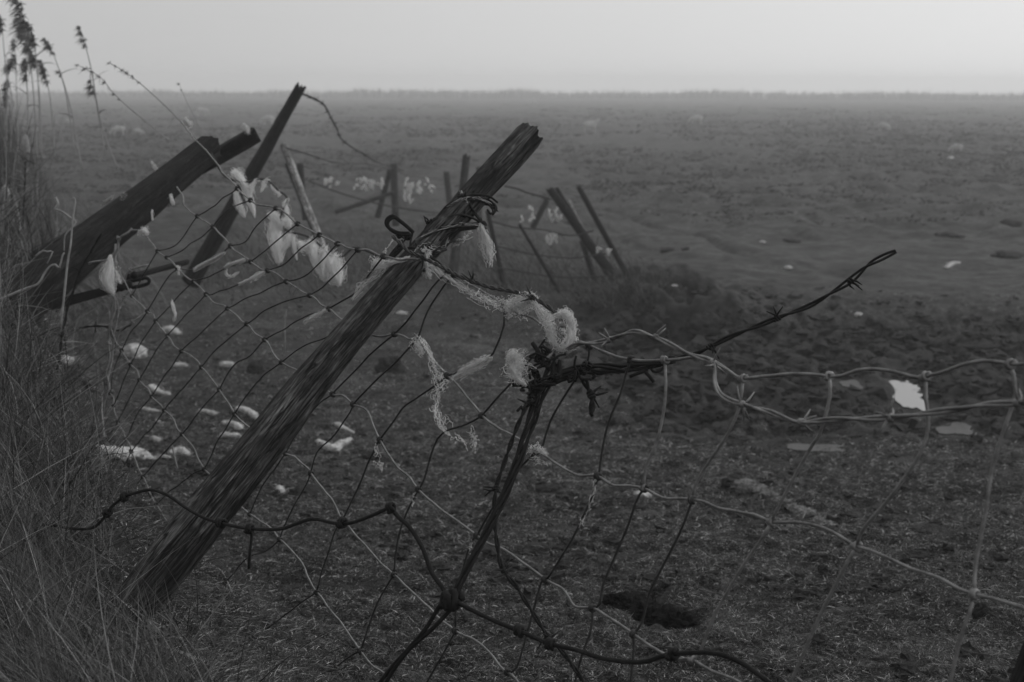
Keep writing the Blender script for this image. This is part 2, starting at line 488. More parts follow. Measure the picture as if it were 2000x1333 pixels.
def make_ground():
    ys = np.concatenate([np.linspace(-8, 1.3, 40, endpoint=False), np.geomspace(1.3, 40, 900, endpoint=False), np.geomspace(40, 244, 110)])
    tn = np.concatenate([np.linspace(-1.0, -.46, 40, endpoint=False), np.linspace(-.46, .46, 540), np.linspace(.46, 1.0, 41)[1:]])
    Y, T = np.meshgrid(ys, tn, indexing='ij')
    X = T * np.maximum(Y, 1.3)
    X = X + np.sign(T) * np.maximum(np.abs(T) - .46, 0) * 12
    Z = height(X, Y)
    LUT.update(t=tn, y=ys, z=Z)
    mud_shade = mud_mask(X, Y)
    d = seg_dist(X + .12 * fbm(X, Y, 2, 28), Y, FURROW)
    mud_shade = np.maximum(mud_shade * .85, .8 * np.exp(-(d / .12) ** 2))
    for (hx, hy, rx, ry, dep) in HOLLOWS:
        if dep > .12 or 0 < dep <= .06: mud_shade = np.maximum(mud_shade, .8 * np.exp(-(((X - hx) / rx) ** 2 + ((Y - hy) / ry) ** 2)))  # shade of the deep hollows painted in with the mud colour
    bare = sstep(.25, .6, fbm(X * .35, Y * .2, 3, 31) + .15) * sstep(14, 20, Y) * .5
    mud_shade = np.maximum(mud_shade, bare)
    n, k = Y.shape
    i = np.arange(n - 1)[:, None] * k + np.arange(k - 1)[None, :]
    f = np.stack([i, i + 1, i + k + 1, i + k], -1).reshape(-1, 4)
    mb = MB(); mb.add(np.stack([X, Y, Z], -1).reshape(-1, 3), f, np.clip(mud_shade, 0, 1).ravel())
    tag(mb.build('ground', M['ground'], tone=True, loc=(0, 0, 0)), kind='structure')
make_ground()

def water(i):
    hx, hy, rx, ry, zw = POOLS[i]
    if i == 0:      # the outline seen in the photo, laid on the level water
        px = np.array([(1731, 746), (1746, 743), (1760, 745), (1774, 743), (1788, 747), (1795, 755), (1800, 766), (1804, 778), (1809, 791), (1814, 804), (1806, 805), (1797, 800), (1790, 796), (1782, 798), (1773, 795), (1765, 795), (1758, 789), (1752, 785), (1745, 778), (1739, 772), (1733, 764), (1729, 755)], float)
        q = resample(np.column_stack([np.vstack([px, px[:1]]), np.zeros(len(px) + 1)]), n=110)[:-1, :2]
        d = ray(q[:, 0], q[:, 1]); v = CAM + d * ((zw - CAM[2]) / d[:, 2])[:, None]
    else:
        a = np.linspace(0, 2 * np.pi, 90, endpoint=False)
        k = .85 + .6 * fbm(np.cos(a) * 1.2 + i * 5, np.sin(a) * 1.2, 2, i) + .06 * fbm(np.cos(a) * 6 + i, np.sin(a) * 6, 2, i)
        v = np.stack([hx + rx * k * np.cos(a) + .19 * ry * k * np.sin(a), hy + ry * k * np.sin(a), np.full(90, zw)], -1)
    n = len(v); v = np.vstack([v, v - [0, 0, .05]]); j = np.arange(n); k = (j + 1) % n
    mb = MB(); mb.add(v, [np.arange(n)[None, :], np.arange(n)[None, ::-1] + n, np.stack([j, j + n, k + n, k], -1)])
    tag(mb.build('puddle', M['water'] if i == 0 else M['wetmud'], smooth=False), kind='structure')
for i in range(len(POOLS)): water(i)

# ------------------------------------------------------------------ wooden posts
def wood(name, pts, radii, mat, label, cat='fence post', group=None, sides=48, step=.012, groove=.10, ang=7, jag=.25, seed=0, square=0.0, split=0.0):
    c = resample(pts, step=step)
    L = np.concatenate([[0], np.cumsum(np.linalg.norm(np.diff(c, axis=0), axis=1))])
    Lk = np.concatenate([[0], np.cumsum(np.linalg.norm(np.diff(np.asarray(pts, float), axis=0), axis=1))])
    r = np.interp(L / L[-1], Lk / Lk[-1], radii)
    t, U, W = frames(c)
    a = np.linspace(0, 2 * np.pi, sides, endpoint=False)
    A, S = np.meshgrid(a, L)
    ca, sa = np.cos(A), np.sin(A)
    shape = 1.0 / np.maximum((np.abs(ca) ** (2 + 6 * square) + np.abs(sa) ** (2 + 6 * square)) ** (1 / (2 + 6 * square)), 1e-6)
    R0 = float(np.mean(radii))
    wob = .10 * fbm(ca * 1.3 + seed, sa * 1.3 + S / R0 * .12, 2, seed % 7)
    gx = A / (2 * np.pi) * ang * 2 + .8 * fbm(S / R0 * .25, S * 0 + seed, 2, 3)
    n1 = np.abs(vnoise(ca * ang * .6 + 20 + .5 * fbm(S * 6, A * 0, 2, 2), sa * ang * .6 + S / R0 * .07 + seed, 5) - .5) * 2
    n2 = np.abs(vnoise(ca * ang * 1.7 + 50, sa * ang * 1.7 + S / R0 * .16 + seed, 6) - .5) * 2
    pat = sstep(-.25, .35, fbm(ca * 1.5 + 7, sa * 1.5 + S / R0 * .22 + seed, 2, 7))
    gr = -groove * pat * (1 - np.clip(n1 * 3.4, 0, 1)) - groove * .5 * (1 - np.clip(n2 * 3.2, 0, 1)) + groove * .5 * fbm(ca * 6, sa * 6 + S / R0 * .35, 3, 4)
    if split:
        dphi = np.angle(np.exp(1j * (A - split))); gr = gr - .45 * np.exp(-(dphi / .10) ** 2)
    R = r[:, None] * shape * (1 + wob + gr)
    rag = np.zeros_like(R); endw = sstep(L[-1] - 1.2 * R0, L[-1], S)
    rag = endw * jag * R0 * fbm(ca * 2.6 + seed + 3, sa * 2.6, 3, 8) * 2
    v = c[:, None, :] + R[..., None] * (ca[..., None] * U[:, None, :] + sa[..., None] * W[:, None, :]) + rag[..., None] * t[:, None, :]
    n = len(c); i = np.arange(n - 1)[:, None] * sides; j = np.arange(sides)[None, :]; k = (j + 1) % sides
    f = np.stack([i + j, i + k, i + sides + k, i + sides + j], -1).reshape(-1, 4)
    vv = v.reshape(-1, 3)
    last = v[-1]; cc = last.mean(0)
    in1 = cc + (last - cc) * .55 - t[-1] * R0 * .10 * (1 + fbm(a * 3, a * 0 + seed, 2, 2))[:, None]
    vv = np.vstack([vv, in1, cc - t[-1] * R0 * .2, v[0].mean(0)])
    b = (n - 1) * sides; e = n * sides
    jj = np.arange(sides); kk = (jj + 1) % sides
    f2 = np.stack([b + jj, b + kk, e + kk, e + jj], -1)
    f3 = np.stack([e + jj, e + kk, np.full(sides, e + sides)], -1)
    f4 = np.stack([kk, jj, np.full(sides, e + sides + 1)], -1)
    mb = MB(); mb.add(vv, [f, f2, f3, f4])
    o = mb.build(name, mat, loc=c[0])
    gv = np.zeros((len(vv), 3), np.float32)
    gv[:n * sides, 0] = (ca * R0 * 380).ravel(); gv[:n * sides, 1] = (sa * R0 * 380).ravel(); gv[:n * sides, 2] = (S * 14 + seed).ravel()
    gv[n * sides:, 0] = vv[n * sides:, 0] * 300; gv[n * sides:, 1] = vv[n * sides:, 1] * 300; gv[n * sides:, 2] = vv[n * sides:, 2] * 300
    at = o.data.attributes.new('grain', 'FLOAT_VECTOR', 'POINT')
    at.data.foreach_set('vector', gv.ravel())
    return tag(o, label, cat, group)

AX = np.array([(215, 1245), (262, 1180), (300, 1133), (375, 1040), (503, 880), (612, 740), (736, 594), (890, 421), (1032, 265)], float)
HW = np.array([34, 38, 41, 42, 37, 32, 28.5, 26.5, 25], float)
def Zaxis(y): return 1 / (.345 + .099 * (np.asarray(y, float) - 258) / 892)
post_pts = P(AX[:, 0], AX[:, 1], Zaxis(AX[:, 1]))
post_r = HW * Zaxis(AX[:, 1]) / F
wood('leaning_post', post_pts, post_r, M['post'], 'thick weathered leaning post in focus with rusty wire bound round it', seed=3, sides=96, step=.006, groove=.055, ang=7, jag=.35, square=.12, split=2.2)

def Zpost(x, y, lift=.004):
    """depth of the front face of the leaning post, or of its axis outside the outline"""
    seg = resample(AX, n=160)
    d = np.hypot(seg[:, 0] - x, seg[:, 1] - y); i = int(d.argmin())
    za = float(Zaxis(seg[i, 1])); r = float(np.interp(seg[i, 1], AX[::-1, 1], HW[::-1])) * za / F
    off = d[i] * za / F
    return za - math.sqrt(max(r * r - min(off, r) ** 2, 0)) - lift if off < r else za - .3 * lift

def post_at(x0, y0, x1, y1, Z0, Z1, w0, w1, mat, label, group=None, name='fence_post', **kw):
    """bottom pixel, top pixel, depths, widths in photo pixels"""
    pts = P(np.array([x0, (x0 + x1) / 2, x1]), np.array([y0, (y0 + y1) / 2, y1]), np.array([Z0, 2 / (1 / Z0 + 1 / Z1), Z1]))
    r = [w0 * Z0 / F / 2, (w0 + w1) / 4 * (Z0 + Z1) / 2 / F, w1 * Z1 / F / 2]
    kw.setdefault('sides', 24); kw.setdefault('step', .03)
    return wood(name, pts, r, mat, label, group=group, **kw)

post_at(5, 616, 411, 289, 4.2, 5.25, 90, 50, M['darkpost'], 'heavy dark post lying low over the long grass with a broken end', seed=5, sides=64, step=.012, groove=.09, ang=5, square=.25, split=1.2, jag=.28)
post_at(0, 548, 499, 263, 5.5, 5.9, 32, 31, M['darkpost'], 'square cut dark rail lying behind the heavy low post', name='fence_rail', seed=6, sides=32, square=.9, groove=.04, jag=.05, step=.02)
post_at(372, 552, 586, 172, 11.2, 10.6, 36, 20, M['darkpost'], 'tall dark leaning post rising above the horizon', seed=8, sides=40, groove=.14, jag=.5, step=.025)
post_at(655, 548, 553, 283, 10.6, 10.9, 17, 14, M['palewood'], 'pale bare stick leaning beside the tall dark post', name='fence_stick', seed=9, jag=.2)
post_at(640, 520, 560, 320, 10.9, 11.2, 10, 9, M['farpost'], 'thin dark stake half hidden behind the pale stick', name='fence_stake', seed=10, jag=.2)
post_at(597, 430, 586, 320, 16, 16, 13, 12, M['farpost'], 'short upright post standing behind the pale stick', seed=11)
G = 'far fence posts'
post_at(773, 442, 769, 321, 19.5, 19.5, 15, 14, M['farpost'], 'far upright post at the end of the barbed wire from the tall leaning post', G, seed=12)
post_at(737, 425, 762, 332, 19.8, 19.6, 11, 11, M['farpost'], 'far leaning post propped against the upright post', G, seed=13)
post_at(655, 415, 770, 376, 19.2, 19.4, 9, 8, M['farpost'], 'dark rail lying slanted at the foot of the far posts', G, name='fence_rail', seed=14)
post_at(882, 432, 872, 336, 20, 20, 13, 11, M['farpost'], 'far post right of the white wool clumps', G, seed=15)
post_at(879, 590, 911, 307, 12.8, 13.6, 19, 15, M['farpost'], 'far post with a tapered top standing left of the leaning post head', G, seed=16, jag=.6)
post_at(937, 440, 935, 327, 20, 20, 11, 10, M['farpost'], 'short far post showing just left of the leaning post head', G, seed=17)
post_at(990, 585, 952, 412, 12.5, 12.6, 11, 9, M['darkpost'], 'dark thin stake leaning right behind the hanging wool tail', G, name='fence_stake', seed=18)
post_at(1094, 572, 1014, 438, 12.4, 12.3, 8, 6, M['darkpost'], 'thinnest dark stake leaning left of the tilted post pair', G, name='fence_stake', seed=19)
post_at(1205, 550, 1074, 370, 12.8, 12.9, 22, 15, M['darkpost'], 'thick tilted post with a split head in the far fence', G, seed=20, jag=.9)
post_at(1150, 470, 1087, 367, 13.0, 13.0, 8, 7, M['farpost'], 'thin batten lying along the tilted split post', G, name='fence_batten', seed=21)
post_at(1262, 605, 1130, 366, 12.4, 12.7, 12, 10, M['darkpost'], 'long slim tilted post at the right end of the far fence', G, seed=22)
post_at(1168, 505, 1109, 388, 13.1, 13.1, 7, 6, M['palewood'], 'pale thin stick between the two tilted far posts', G, name='fence_stick', seed=23)
post_at(1040, 446, 1069, 390, 16, 16, 12, 11, M['farpost'], 'short far post leaning right among white wool scraps', G, seed=24)
post_at(1166, 560, 1136, 470, 12.9, 12.9, 11, 10, M['farpost'], 'short stake under the tilted split post', G, name='fence_stake', seed=25)
post_at(1790, 1975, 2105, 1100, 1.42, 1.62, 96, 84, M['darkpost'], 'dark blurred near post cut by the lower right corner of the photo', seed=26, sides=40, step=.02)

# ------------------------------------------------------------------ netting
def Znet(x, y): return 1 / (.25 + .00026 * (x - 200) + .00004 * (y - 750))
def line3(px, Zf, jit=0.0):
    a = np.array(px, float); z = np.array([Zf(x, y) for x, y in px])
    if jit: z = z + rng.normal(0, jit, len(z))
    return P(a[:, 0], a[:, 1], z)

STR = [   # line wires, (x, y) along each
 [(352, 240), (366, 252), (385, 275), (412, 305), (434, 336), (450, 352), (466, 369), (489, 391), (509, 399), (536, 407), (581, 434), (623, 458), (659, 476), (680, 483), (700, 490), (718, 490), (742, 500), (775, 507), (806, 505), (840, 512), (880, 533), (930, 563), (988, 598), (1035, 622), (1080, 647), (1130, 667), (1157, 679), (1190, 690), (1235, 701), (1285, 704), (1325, 703), (1360, 697), (1390, 702), (1420, 722), (1450, 735), (1500, 733), (1560, 731), (1620, 733), (1655, 725), (1690, 720), (1750, 727), (1800, 739), (1835, 727), (1870, 711), (1910, 703), (1950, 706), (1990, 713), (2060, 706), (2140, 716), (2230, 705)],
 [(345, 365), (354, 378), (362, 402), (384, 424), (400, 432), (414, 444), (435, 462), (451, 483), (468, 498), (485, 509), (503, 523), (521, 529), (544, 538), (561, 550), (580, 564), (603, 576), (620, 584), (642, 604), (662, 623), (700, 645), (740, 655), (770, 653), (800, 664), (818, 660), (835, 690), (855, 715), (878, 738), (905, 765), (945, 815), (975, 833), (1000, 845), (1050, 880), (1090, 912), (1125, 931), (1165, 932), (1195, 945), (1225, 949), (1253, 952), (1290, 970), (1320, 975), (1350, 980), (1400, 995), (1440, 1005), (1470, 1008), (1502, 1017), (1560, 1015), (1620, 1030), (1665, 1063), (1720, 1083), (1780, 1115), (1840, 1130), (1905, 1157), (2000, 1190), (2100, 1225), (2220, 1270)],
 [(256, 448), (278, 455), (298, 475), (308, 492), (330, 507), (348, 524), (364, 540), (378, 551), (390, 560), (404, 576), (420, 590), (442, 605), (462, 618), (481, 633), (497, 654), (520, 668), (535, 692), (551, 708), (577, 722), (615, 748), (650, 767), (670, 771), (690, 788), (715, 806), (742, 862), (770, 905), (793, 930), (818, 955), (870, 1000), (930, 1045), (965, 1065), (1000, 1085), (1067, 1132), (1100, 1150), (1125, 1182), (1160, 1187), (1190, 1207), (1240, 1238), (1270, 1262), (1304, 1278), (1330, 1286), (1357, 1293), (1390, 1312), (1440, 1334), (1520, 1380)],
 [(229, 520), (242, 550), (258, 577), (286, 607), (298, 616), (302, 629), (326, 656), (340, 673), (356, 686), (376, 698), (393, 717), (410, 736), (426, 758), (440, 780), (458, 806), (472, 822), (483, 832), (520, 862), (556, 885), (580, 900), (605, 925), (630, 951), (655, 985), (672, 1018), (700, 1050), (735, 1090), (765, 1120), (800, 1150), (850, 1196), (888, 1230), (930, 1255), (1000, 1318), (1020, 1338), (1060, 1375)],
 [(214, 610), (216, 644), (225, 665), (236, 685), (253, 712), (268, 730), (272, 741), (285, 757), (296, 773), (310, 786), (321, 802), (339, 824), (344, 840), (353, 851), (376, 876), (384, 894), (398, 915), (435, 960), (487, 1005), (525, 1030), (550, 1055), (590, 1100), (600, 1125), (617, 1155), (660, 1210), (672, 1228), (705, 1272), (750, 1320), (775, 1345)],
 [(209, 735), (215, 766), (224, 780), (224, 794), (231, 823), (236, 838), (244, 856), (254, 872), (256, 881), (268, 906), (278, 931), (287, 950), (304, 982), (325, 1013), (360, 1060), (397, 1094), (425, 1110), (442, 1135), (475, 1190), (483, 1220), (500, 1243), (530, 1290), (556, 1333), (570, 1360)],
 [(198, 770), (198, 801), (203, 850), (203, 895), (210, 930), (222, 965), (227, 989), (231, 1041), (260, 1090), (310, 1140), (345, 1195), (372, 1235), (385, 1270), (410, 1333), (422, 1370)],
]
STAYS = [  # hinge stays, from knot to knot
 [(384, 424), (410, 408), (437, 388), (466, 369)], [(414, 444), (430, 425), (452, 404), (489, 391)], [(451, 483), (478, 471), (500, 442), (536, 407)], [(485, 509), (522, 488), (581, 434)],
 [(521, 529), (552, 517), (575, 497), (623, 458)], [(561, 550), (595, 541), (625, 510), (659, 476)], [(603, 576), (630, 560), (662, 529), (700, 490)], [(642, 604), (665, 588), (697, 567), (745, 535)],
 [(308, 492), (345, 478), (384, 424)], [(325, 505), (380, 474), (414, 444)], [(348, 524), (380, 526), (420, 504), (451, 483)], [(378, 551), (405, 541), (440, 522), (485, 509)], [(404, 576), (414, 576), (465, 555), (521, 529)],
 [(442, 605), (480, 586), (520, 566), (561, 550)], [(481, 633), (520, 608), (561, 586), (603, 576)], [(520, 668), (560, 640), (600, 618), (642, 604)], [(551, 708), (590, 678), (640, 655), (690, 625)],
 [(258, 577), (280, 535), (308, 492)], [(286, 607), (325, 546), (348, 524)], [(302, 629), (340, 590), (378, 551)], [(326, 656), (365, 613), (404, 576)], [(356, 686), (400, 640), (442, 605)],
 [(393, 717), (435, 672), (481, 633)], [(426, 758), (455, 715), (490, 693), (520, 668)], [(458, 806), (490, 762), (510, 740), (551, 708)],
 [(236, 685), (258, 650), (286, 607)], [(253, 712), (275, 675), (302, 629)], [(272, 741), (298, 697), (326, 656)], [(296, 773), (325, 730), (356, 686)], [(321, 802), (355, 760), (393, 717)], [(353, 851), (388, 808), (426, 758)], [(398, 915), (425, 865), (445, 830), (458, 806)],
 [(215, 766), (222, 725), (236, 685)], [(224, 794), (240, 752), (253, 712)], [(231, 823), (250, 783), (272, 741)], [(244, 856), (268, 812), (296, 773)], [(256, 881), (300, 832), (321, 802)], [(278, 931), (318, 888), (353, 851)], [(304, 982), (345, 950), (375, 926), (398, 915)],
 [(203, 895), (212, 855), (231, 823)], [(210, 930), (228, 890), (244, 856)], [(225, 985), (240, 925), (256, 881)], [(228, 1020), (250, 970), (278, 931)],
 [(770, 653), (800, 618), (845, 560), (872, 529)], [(818, 660), (832, 610), (866, 560), (884, 535)], [(878, 738), (905, 724), (955, 700), (969, 679), (985, 635), (988, 598)], [(945, 815), (999, 749), (1035, 703), (1062, 665), (1080, 647)],
 [(1050, 880), (1060, 871), (1076, 826), (1121, 749), (1146, 714), (1157, 679)], [(1165, 932), (1170, 926), (1188, 840), (1212, 766), (1220, 735), (1235, 701)], [(1253, 952), (1261, 913), (1286, 857), (1299, 775), (1304, 704)],
 [(1350, 980), (1366, 930), (1424, 840), (1444, 796), (1450, 735)], [(1502, 1017), (1516, 1000), (1552, 930), (1590, 864), (1600, 848), (1620, 775), (1620, 733)], [(1665, 1063), (1690, 1030), (1741, 975), (1796, 888), (1810, 832), (1808, 784), (1800, 739)], [(1905, 1157), (1906, 1110), (1925, 1009), (1944, 915), (1964, 844), (1984, 770), (1990, 713)],
 [(650, 767), (655, 762), (720, 695), (750, 669), (770, 653)], [(690, 788), (750, 727), (818, 660)], [(742, 862), (785, 801), (810, 779), (845, 756), (878, 738)], [(818, 955), (826, 940), (845, 875), (866, 847), (905, 832), (945, 815)],
 [(930, 1045), (965, 985), (1002, 926), (1050, 880)], [(1067, 1132), (1080, 1115), (1128, 1038), (1156, 975), (1165, 932)], [(1160, 1187), (1170, 1181), (1177, 1136), (1216, 1052), (1240, 985), (1253, 952)], [(1240, 1238), (1255, 1215), (1269, 1159), (1299, 1095), (1342, 1000), (1350, 980)],
 [(1357, 1293), (1366, 1275), (1392, 1207), (1441, 1121), (1486, 1057), (1502, 1017)], [(1535, 1380), (1561, 1294), (1606, 1189), (1653, 1102), (1665, 1063)], [(1840, 1390), (1857, 1333), (1876, 1264), (1897, 1196), (1895, 1175), (1905, 1157)],
 [(556, 885), (588, 836), (625, 790), (650, 767)], [(605, 925), (621, 882), (656, 847), (684, 805), (690, 788)], [(672, 1018), (680, 995), (708, 927), (733, 871), (742, 862)], [(765, 1120), (775, 1073), (796, 1003), (818, 955)],
 [(888, 1230), (891, 1185), (905, 1120), (922, 1060), (930, 1045)], [(1000, 1318), (1010, 1305), (1030, 1238), (1058, 1140), (1067, 1132)], [(1115, 1370), (1132, 1293), (1153, 1237), (1156, 1195), (1160, 1187)], [(1230, 1360), (1240, 1272), (1240, 1238)],
 [(487, 1005), (511, 950), (546, 905), (556, 885)], [(550, 1055), (557, 1027), (591, 961), (605, 925)], [(617, 1155), (635, 1095), (655, 1038), (672, 1018)], [(705, 1272), (722, 1213), (740, 1168), (765, 1120)], [(815, 1370), (838, 1320), (873, 1262), (888, 1230)],
 [(442, 1135), (483, 1094), (525, 1073), (550, 1055)], [(500, 1243), (550, 1208), (588, 1178), (617, 1155)], [(640, 1325), (660, 1300), (693, 1275), (705, 1272)],
 [(372, 1235), (381, 1220), (420, 1167), (442, 1135)], [(415, 1284), (450, 1270), (472, 1258), (500, 1243)],
]
def knot(mb, c, axis, r, turns=2.2):
    """wire wound round a line wire"""
    axis = axis / np.linalg.norm(axis)
    a = np.array([0, 0, 1.0]) if abs(axis[2]) < .9 else np.array([1.0, 0, 0])
    u = np.cross(axis, a); u /= np.linalg.norm(u); w = np.cross(axis, u)
    th = np.linspace(0, turns * 2 * np.pi, int(turns * 9)) + rng.random() * 6
    s = np.linspace(-1, 1, len(th)) * turns * r * .95
    tube(mb, c + s[:, None] * axis + 1.75 * r * (np.cos(th)[:, None] * u + np.sin(th)[:, None] * w), r * .95, 6)

def make_net():
    root = thing('wire_netting', P(900.0, 1100.0, Znet(900, 1100)), 'sagging rusted sheep netting of wavy line wires and knotted stays across the whole foreground', 'wire netting')
    lines3 = []
    for s in STR:
        mb = MB(); p3 = resample(line3(s, Znet, .004), step=.012)
        n = np.stack([fbm(np.arange(len(p3)) * .16, np.zeros(len(p3)) + k * 7 + s[0][0], 2, k) for k in range(3)], -1)
        p3 = p3 + n * .0045
        lines3.append(p3)
        tube(mb, p3, .0019, 8); mb.build('line_wire', M['galv'], root)
    allp = np.vstack(lines3); allt = np.vstack([np.gradient(p, axis=0) for p in lines3])
    for s in STAYS:
        p = line3(s, Znet); mb = MB()
        for e in (0, -1):           # the ends meet the line wire exactly
            d = np.linalg.norm(allp - p[e], axis=1); i = int(d.argmin())
            if d[i] < .05:
                p[e] = allp[i]; knot(mb, allp[i], allt[i], .0023, 1.8 if e == -1 else 1.2)
        q = resample(p, step=.02)
        q = q + np.stack([fbm(np.arange(len(q)) * .2, np.zeros(len(q)) + k * 5 + s[0][0], 2, k) for k in range(3)], -1) * .004 * np.sin(np.linspace(0, np.pi, len(q)))[:, None]
        tube(mb, q, .00145 if s[0][0] < 640 else .0017 if s[0][0] < 1245 else .0020, 7); mb.build('stay_wire', M['stay'] if s[0][0] < 1245 else M['galv'], root)
make_net()

def Zloose(x, y): return 1 / (.45 + (x - 400) * .00016)
def make_loose():
    root = thing('loose_wire', P(487.0, 1032.0, Zloose(487, 1032)), 'thick dark broken fence wire waving across the post foot to the lower edge', 'fence wire')
    A = [(60, 1030), (95, 1026), (135, 1032), (175, 1033), (198, 1018), (212, 998), (225, 984), (245, 970), (262, 964), (295, 957), (330, 969), (360, 990), (395, 1010), (430, 1022), (487, 1033), (545, 1034), (575, 1025), (612, 1014), (650, 1022), (680, 1023), (720, 1010), (762, 991)]
    Bp = [(764, 992), (778, 1010), (800, 1030), (825, 1070), (842, 1116), (862, 1145), (878, 1168), (897, 1179), (950, 1206), (1012, 1232), (1050, 1248), (1073, 1258), (1130, 1271), (1180, 1287), (1250, 1294), (1290, 1283), (1313, 1278), (1360, 1275), (1405, 1278), (1450, 1296), (1500, 1332), (1545, 1365)]
    for px in (A, Bp):
        p = resample(line3(px, Zloose), step=.012); mb = MB(); tube(mb, p, .0026 if px is A else .0031, 8); mb.build('wire', M['rust'], root)
    for (x, y) in [(210, 1002), (243, 971), (432, 1022), (487, 1033), (668, 1022), (763, 992), (1013, 1232), (1074, 1258), (1314, 1278)]:
        i = A if x < 764 else Bp
        p3 = line3(i, Zloose); c = P(float(x), float(y), Zloose(x, y)); k = int(np.linalg.norm(p3 - c, axis=1).argmin()); k = min(max(k, 1), len(p3) - 2)
        mb = MB(); knot(mb, c, p3[k + 1] - p3[k - 1], .0032, 2.0); mb.build('knot', M['rust'], root)
    mb = MB(); tube(mb, resample(line3([(488, 1034), (492, 1045), (488, 1080), (486, 1112)], Zloose), step=.02), .0022, 7); mb.build('stub', M['rust'], root)
make_loose()

# ------------------------------------------------------------------ barbed wire
def barbs_at(mb, c, ax, r, size=.017, turns=2, n=4):
    knot(mb, c, ax, r, turns)
    ax = ax / np.linalg.norm(ax)
    for k in range(n):
        d = rng.normal(size=3); d -= ax * np.dot(d, ax) * .75; d /= np.linalg.norm(d)
        p = np.array([c + ax * (k - 1.5) * r * .9, c + d * size * .55 + ax * (k - 1.5) * r, c + d * size * (1 + .4 * rng.random())])
        tube(mb, p, [r * .8, r * .75, r * .3], 6)

def barbed(label, px, Zf, r, barbs, mat, pitch=.05, group=None, name='barbed_wire', spread=1.05, size=.018, cat='barbed wire'):
    p = resample(line3(px, Zf), step=max(.006, r * 2.2))
    root = thing(name, p[0], label, cat, group)
    t, U, W = frames(p)
    L = np.concatenate([[0], np.cumsum(np.linalg.norm(np.diff(p, axis=0), axis=1))])
    th = L / pitch * 2 * np.pi
    for k in (0, np.pi):
        off = (r * np.interp(L / L[-1], np.linspace(0, 1, len(np.atleast_1d(spread))), np.atleast_1d(spread)))[:, None] * (np.cos(th + k)[:, None] * U + np.sin(th + k)[:, None] * W)
        mb = MB(); tube(mb, p + off, r, 7); mb.build('strand', mat, root)
    for (x, y) in barbs:
        c = P(float(x), float(y), Zf(x, y)); i = int(np.linalg.norm(p - c, axis=1).argmin())
        mb = MB(); barbs_at(mb, p[i], t[i], r, size, 2.2); mb.build('barb', mat, root)
    return root

Zb = lambda x, y: 1 / (.490 + (y - 700) * .00008)
Zfree = lambda x, y: 1 / (.495 + (x - 1310) * .00004)
Zlt = lambda x, y: Znet(x, y) - .04
def Zw(lift): return lambda x, y: Zpost(x, y, lift)
barbed('dark barbed wire end sticking up to the right with a looped tip', [(1300, 706), (1335, 698), (1370, 687), (1420, 661), (1480, 637), (1525, 619), (1580, 598), (1620, 575), (1660, 549), (1695, 519), (1722, 504), (1750, 491)], Zfree, .0019, [(1391, 671), (1520, 621), (1660, 549)], M['rust'], pitch=.125, spread=[1.0, 1.0, 1.1, 1.0, 1.1, 1.1, 1.0, 1.6, 2.2, .9])
barbed('pale galvanised barbed wire bending down and running to the right edge', [(1085, 702), (1105, 685), (1130, 672), (1160, 670), (1190, 664), (1215, 654), (1240, 648), (1275, 657), (1315, 676), (1350, 693), (1388, 706), (1396, 720), (1396, 745), (1405, 768), (1425, 782), (1450, 790), (1500, 804), (1535, 818), (1565, 825), (1640, 819), (1700, 818), (1760, 814), (1820, 806), (1880, 798), (1930, 790), (1990, 788), (2080, 780), (2200, 790)], Zlt, .0018, [(1190, 664), (1278, 659), (1392, 712), (1452, 791), (1566, 825), (1737, 816), (1990, 788)], M['galv'], pitch=.16)
barbed('barbed wire with wool running from the post down to the knot', [(768, 462), (785, 478), (800, 492), (826, 503), (860, 520), (890, 536), (922, 549), (960, 562), (1000, 569), (1034, 579), (1060, 592), (1098, 620)], lambda x, y: min(Znet(x, y), Zpost(x, y, .008)) - .015, .0019, [(826, 504), (923, 550), (1036, 580), (1100, 621)], M['stay'], pitch=.05)
barbed('barbed wire strand hanging from the knot to the bottom edge', [(1040, 770), (1025, 800), (1006, 845), (985, 905), (969, 955), (966, 1010), (971, 1060), (981, 1110), (1010, 1148), (1040, 1196), (1060, 1228), (1075, 1250), (1096, 1270), (1120, 1302), (1142, 1336), (1160, 1370)], lambda x, y: Zb(x, y) + .06, .0018, [(968, 957), (981, 1116), (1070, 1243)], M['rust'], pitch=.06)
barbed('barbed wire lying at the bottom edge below the netting', [(440, 1318), (475, 1312), (510, 1304), (550, 1299), (590, 1299), (630, 1308), (660, 1322), (690, 1345)], lambda x, y: 2.55, .0018, [(497, 1307), (592, 1300)], M['rust'], pitch=.06)
barbed('dark barbed wire dropping through the grass from the heavy low post', [(200, 455), (185, 480), (165, 515), (155, 533), (143, 570), (132, 600), (128, 625), (121, 655), (116, 700), (108, 745), (108, 800)], lambda x, y: 3.9, .0019, [(157, 531), (121, 654)], M['rust'], pitch=.07)
barbed('short dark barbed wire reaching from the grass to the netting edge', [(155, 642), (175, 638), (205, 638), (232, 646), (256, 634)], lambda x, y: 4.1, .0017, [(186, 638)], M['rust'], pitch=.07)
barbed('blurred barbed wire sagging from the tall leaning post to a far post', [(590, 184), (612, 193), (632, 205), (648, 234), (658, 252), (665, 270), (682, 285), (700, 296), (718, 306), (735, 317), (770, 328)], lambda x, y: 10.5 + (x - 590) * .05, .0045, [(606, 190), (617, 197), (630, 203), (640, 214), (646, 228), (652, 240), (662, 262), (673, 278), (697, 295), (712, 305)], M['rust'], pitch=.3, size=.03)
barbed('second blurred wire sagging below the barbed one to the far post', [(560, 290), (585, 297), (605, 303), (635, 313), (660, 319), (700, 320), (735, 324), (772, 332), (800, 345), (872, 350)], lambda x, y: 10.7 + (x - 560) * .043, .004, [(620, 308), (680, 320), (795, 345)], M['stay'], pitch=.3, size=.02)
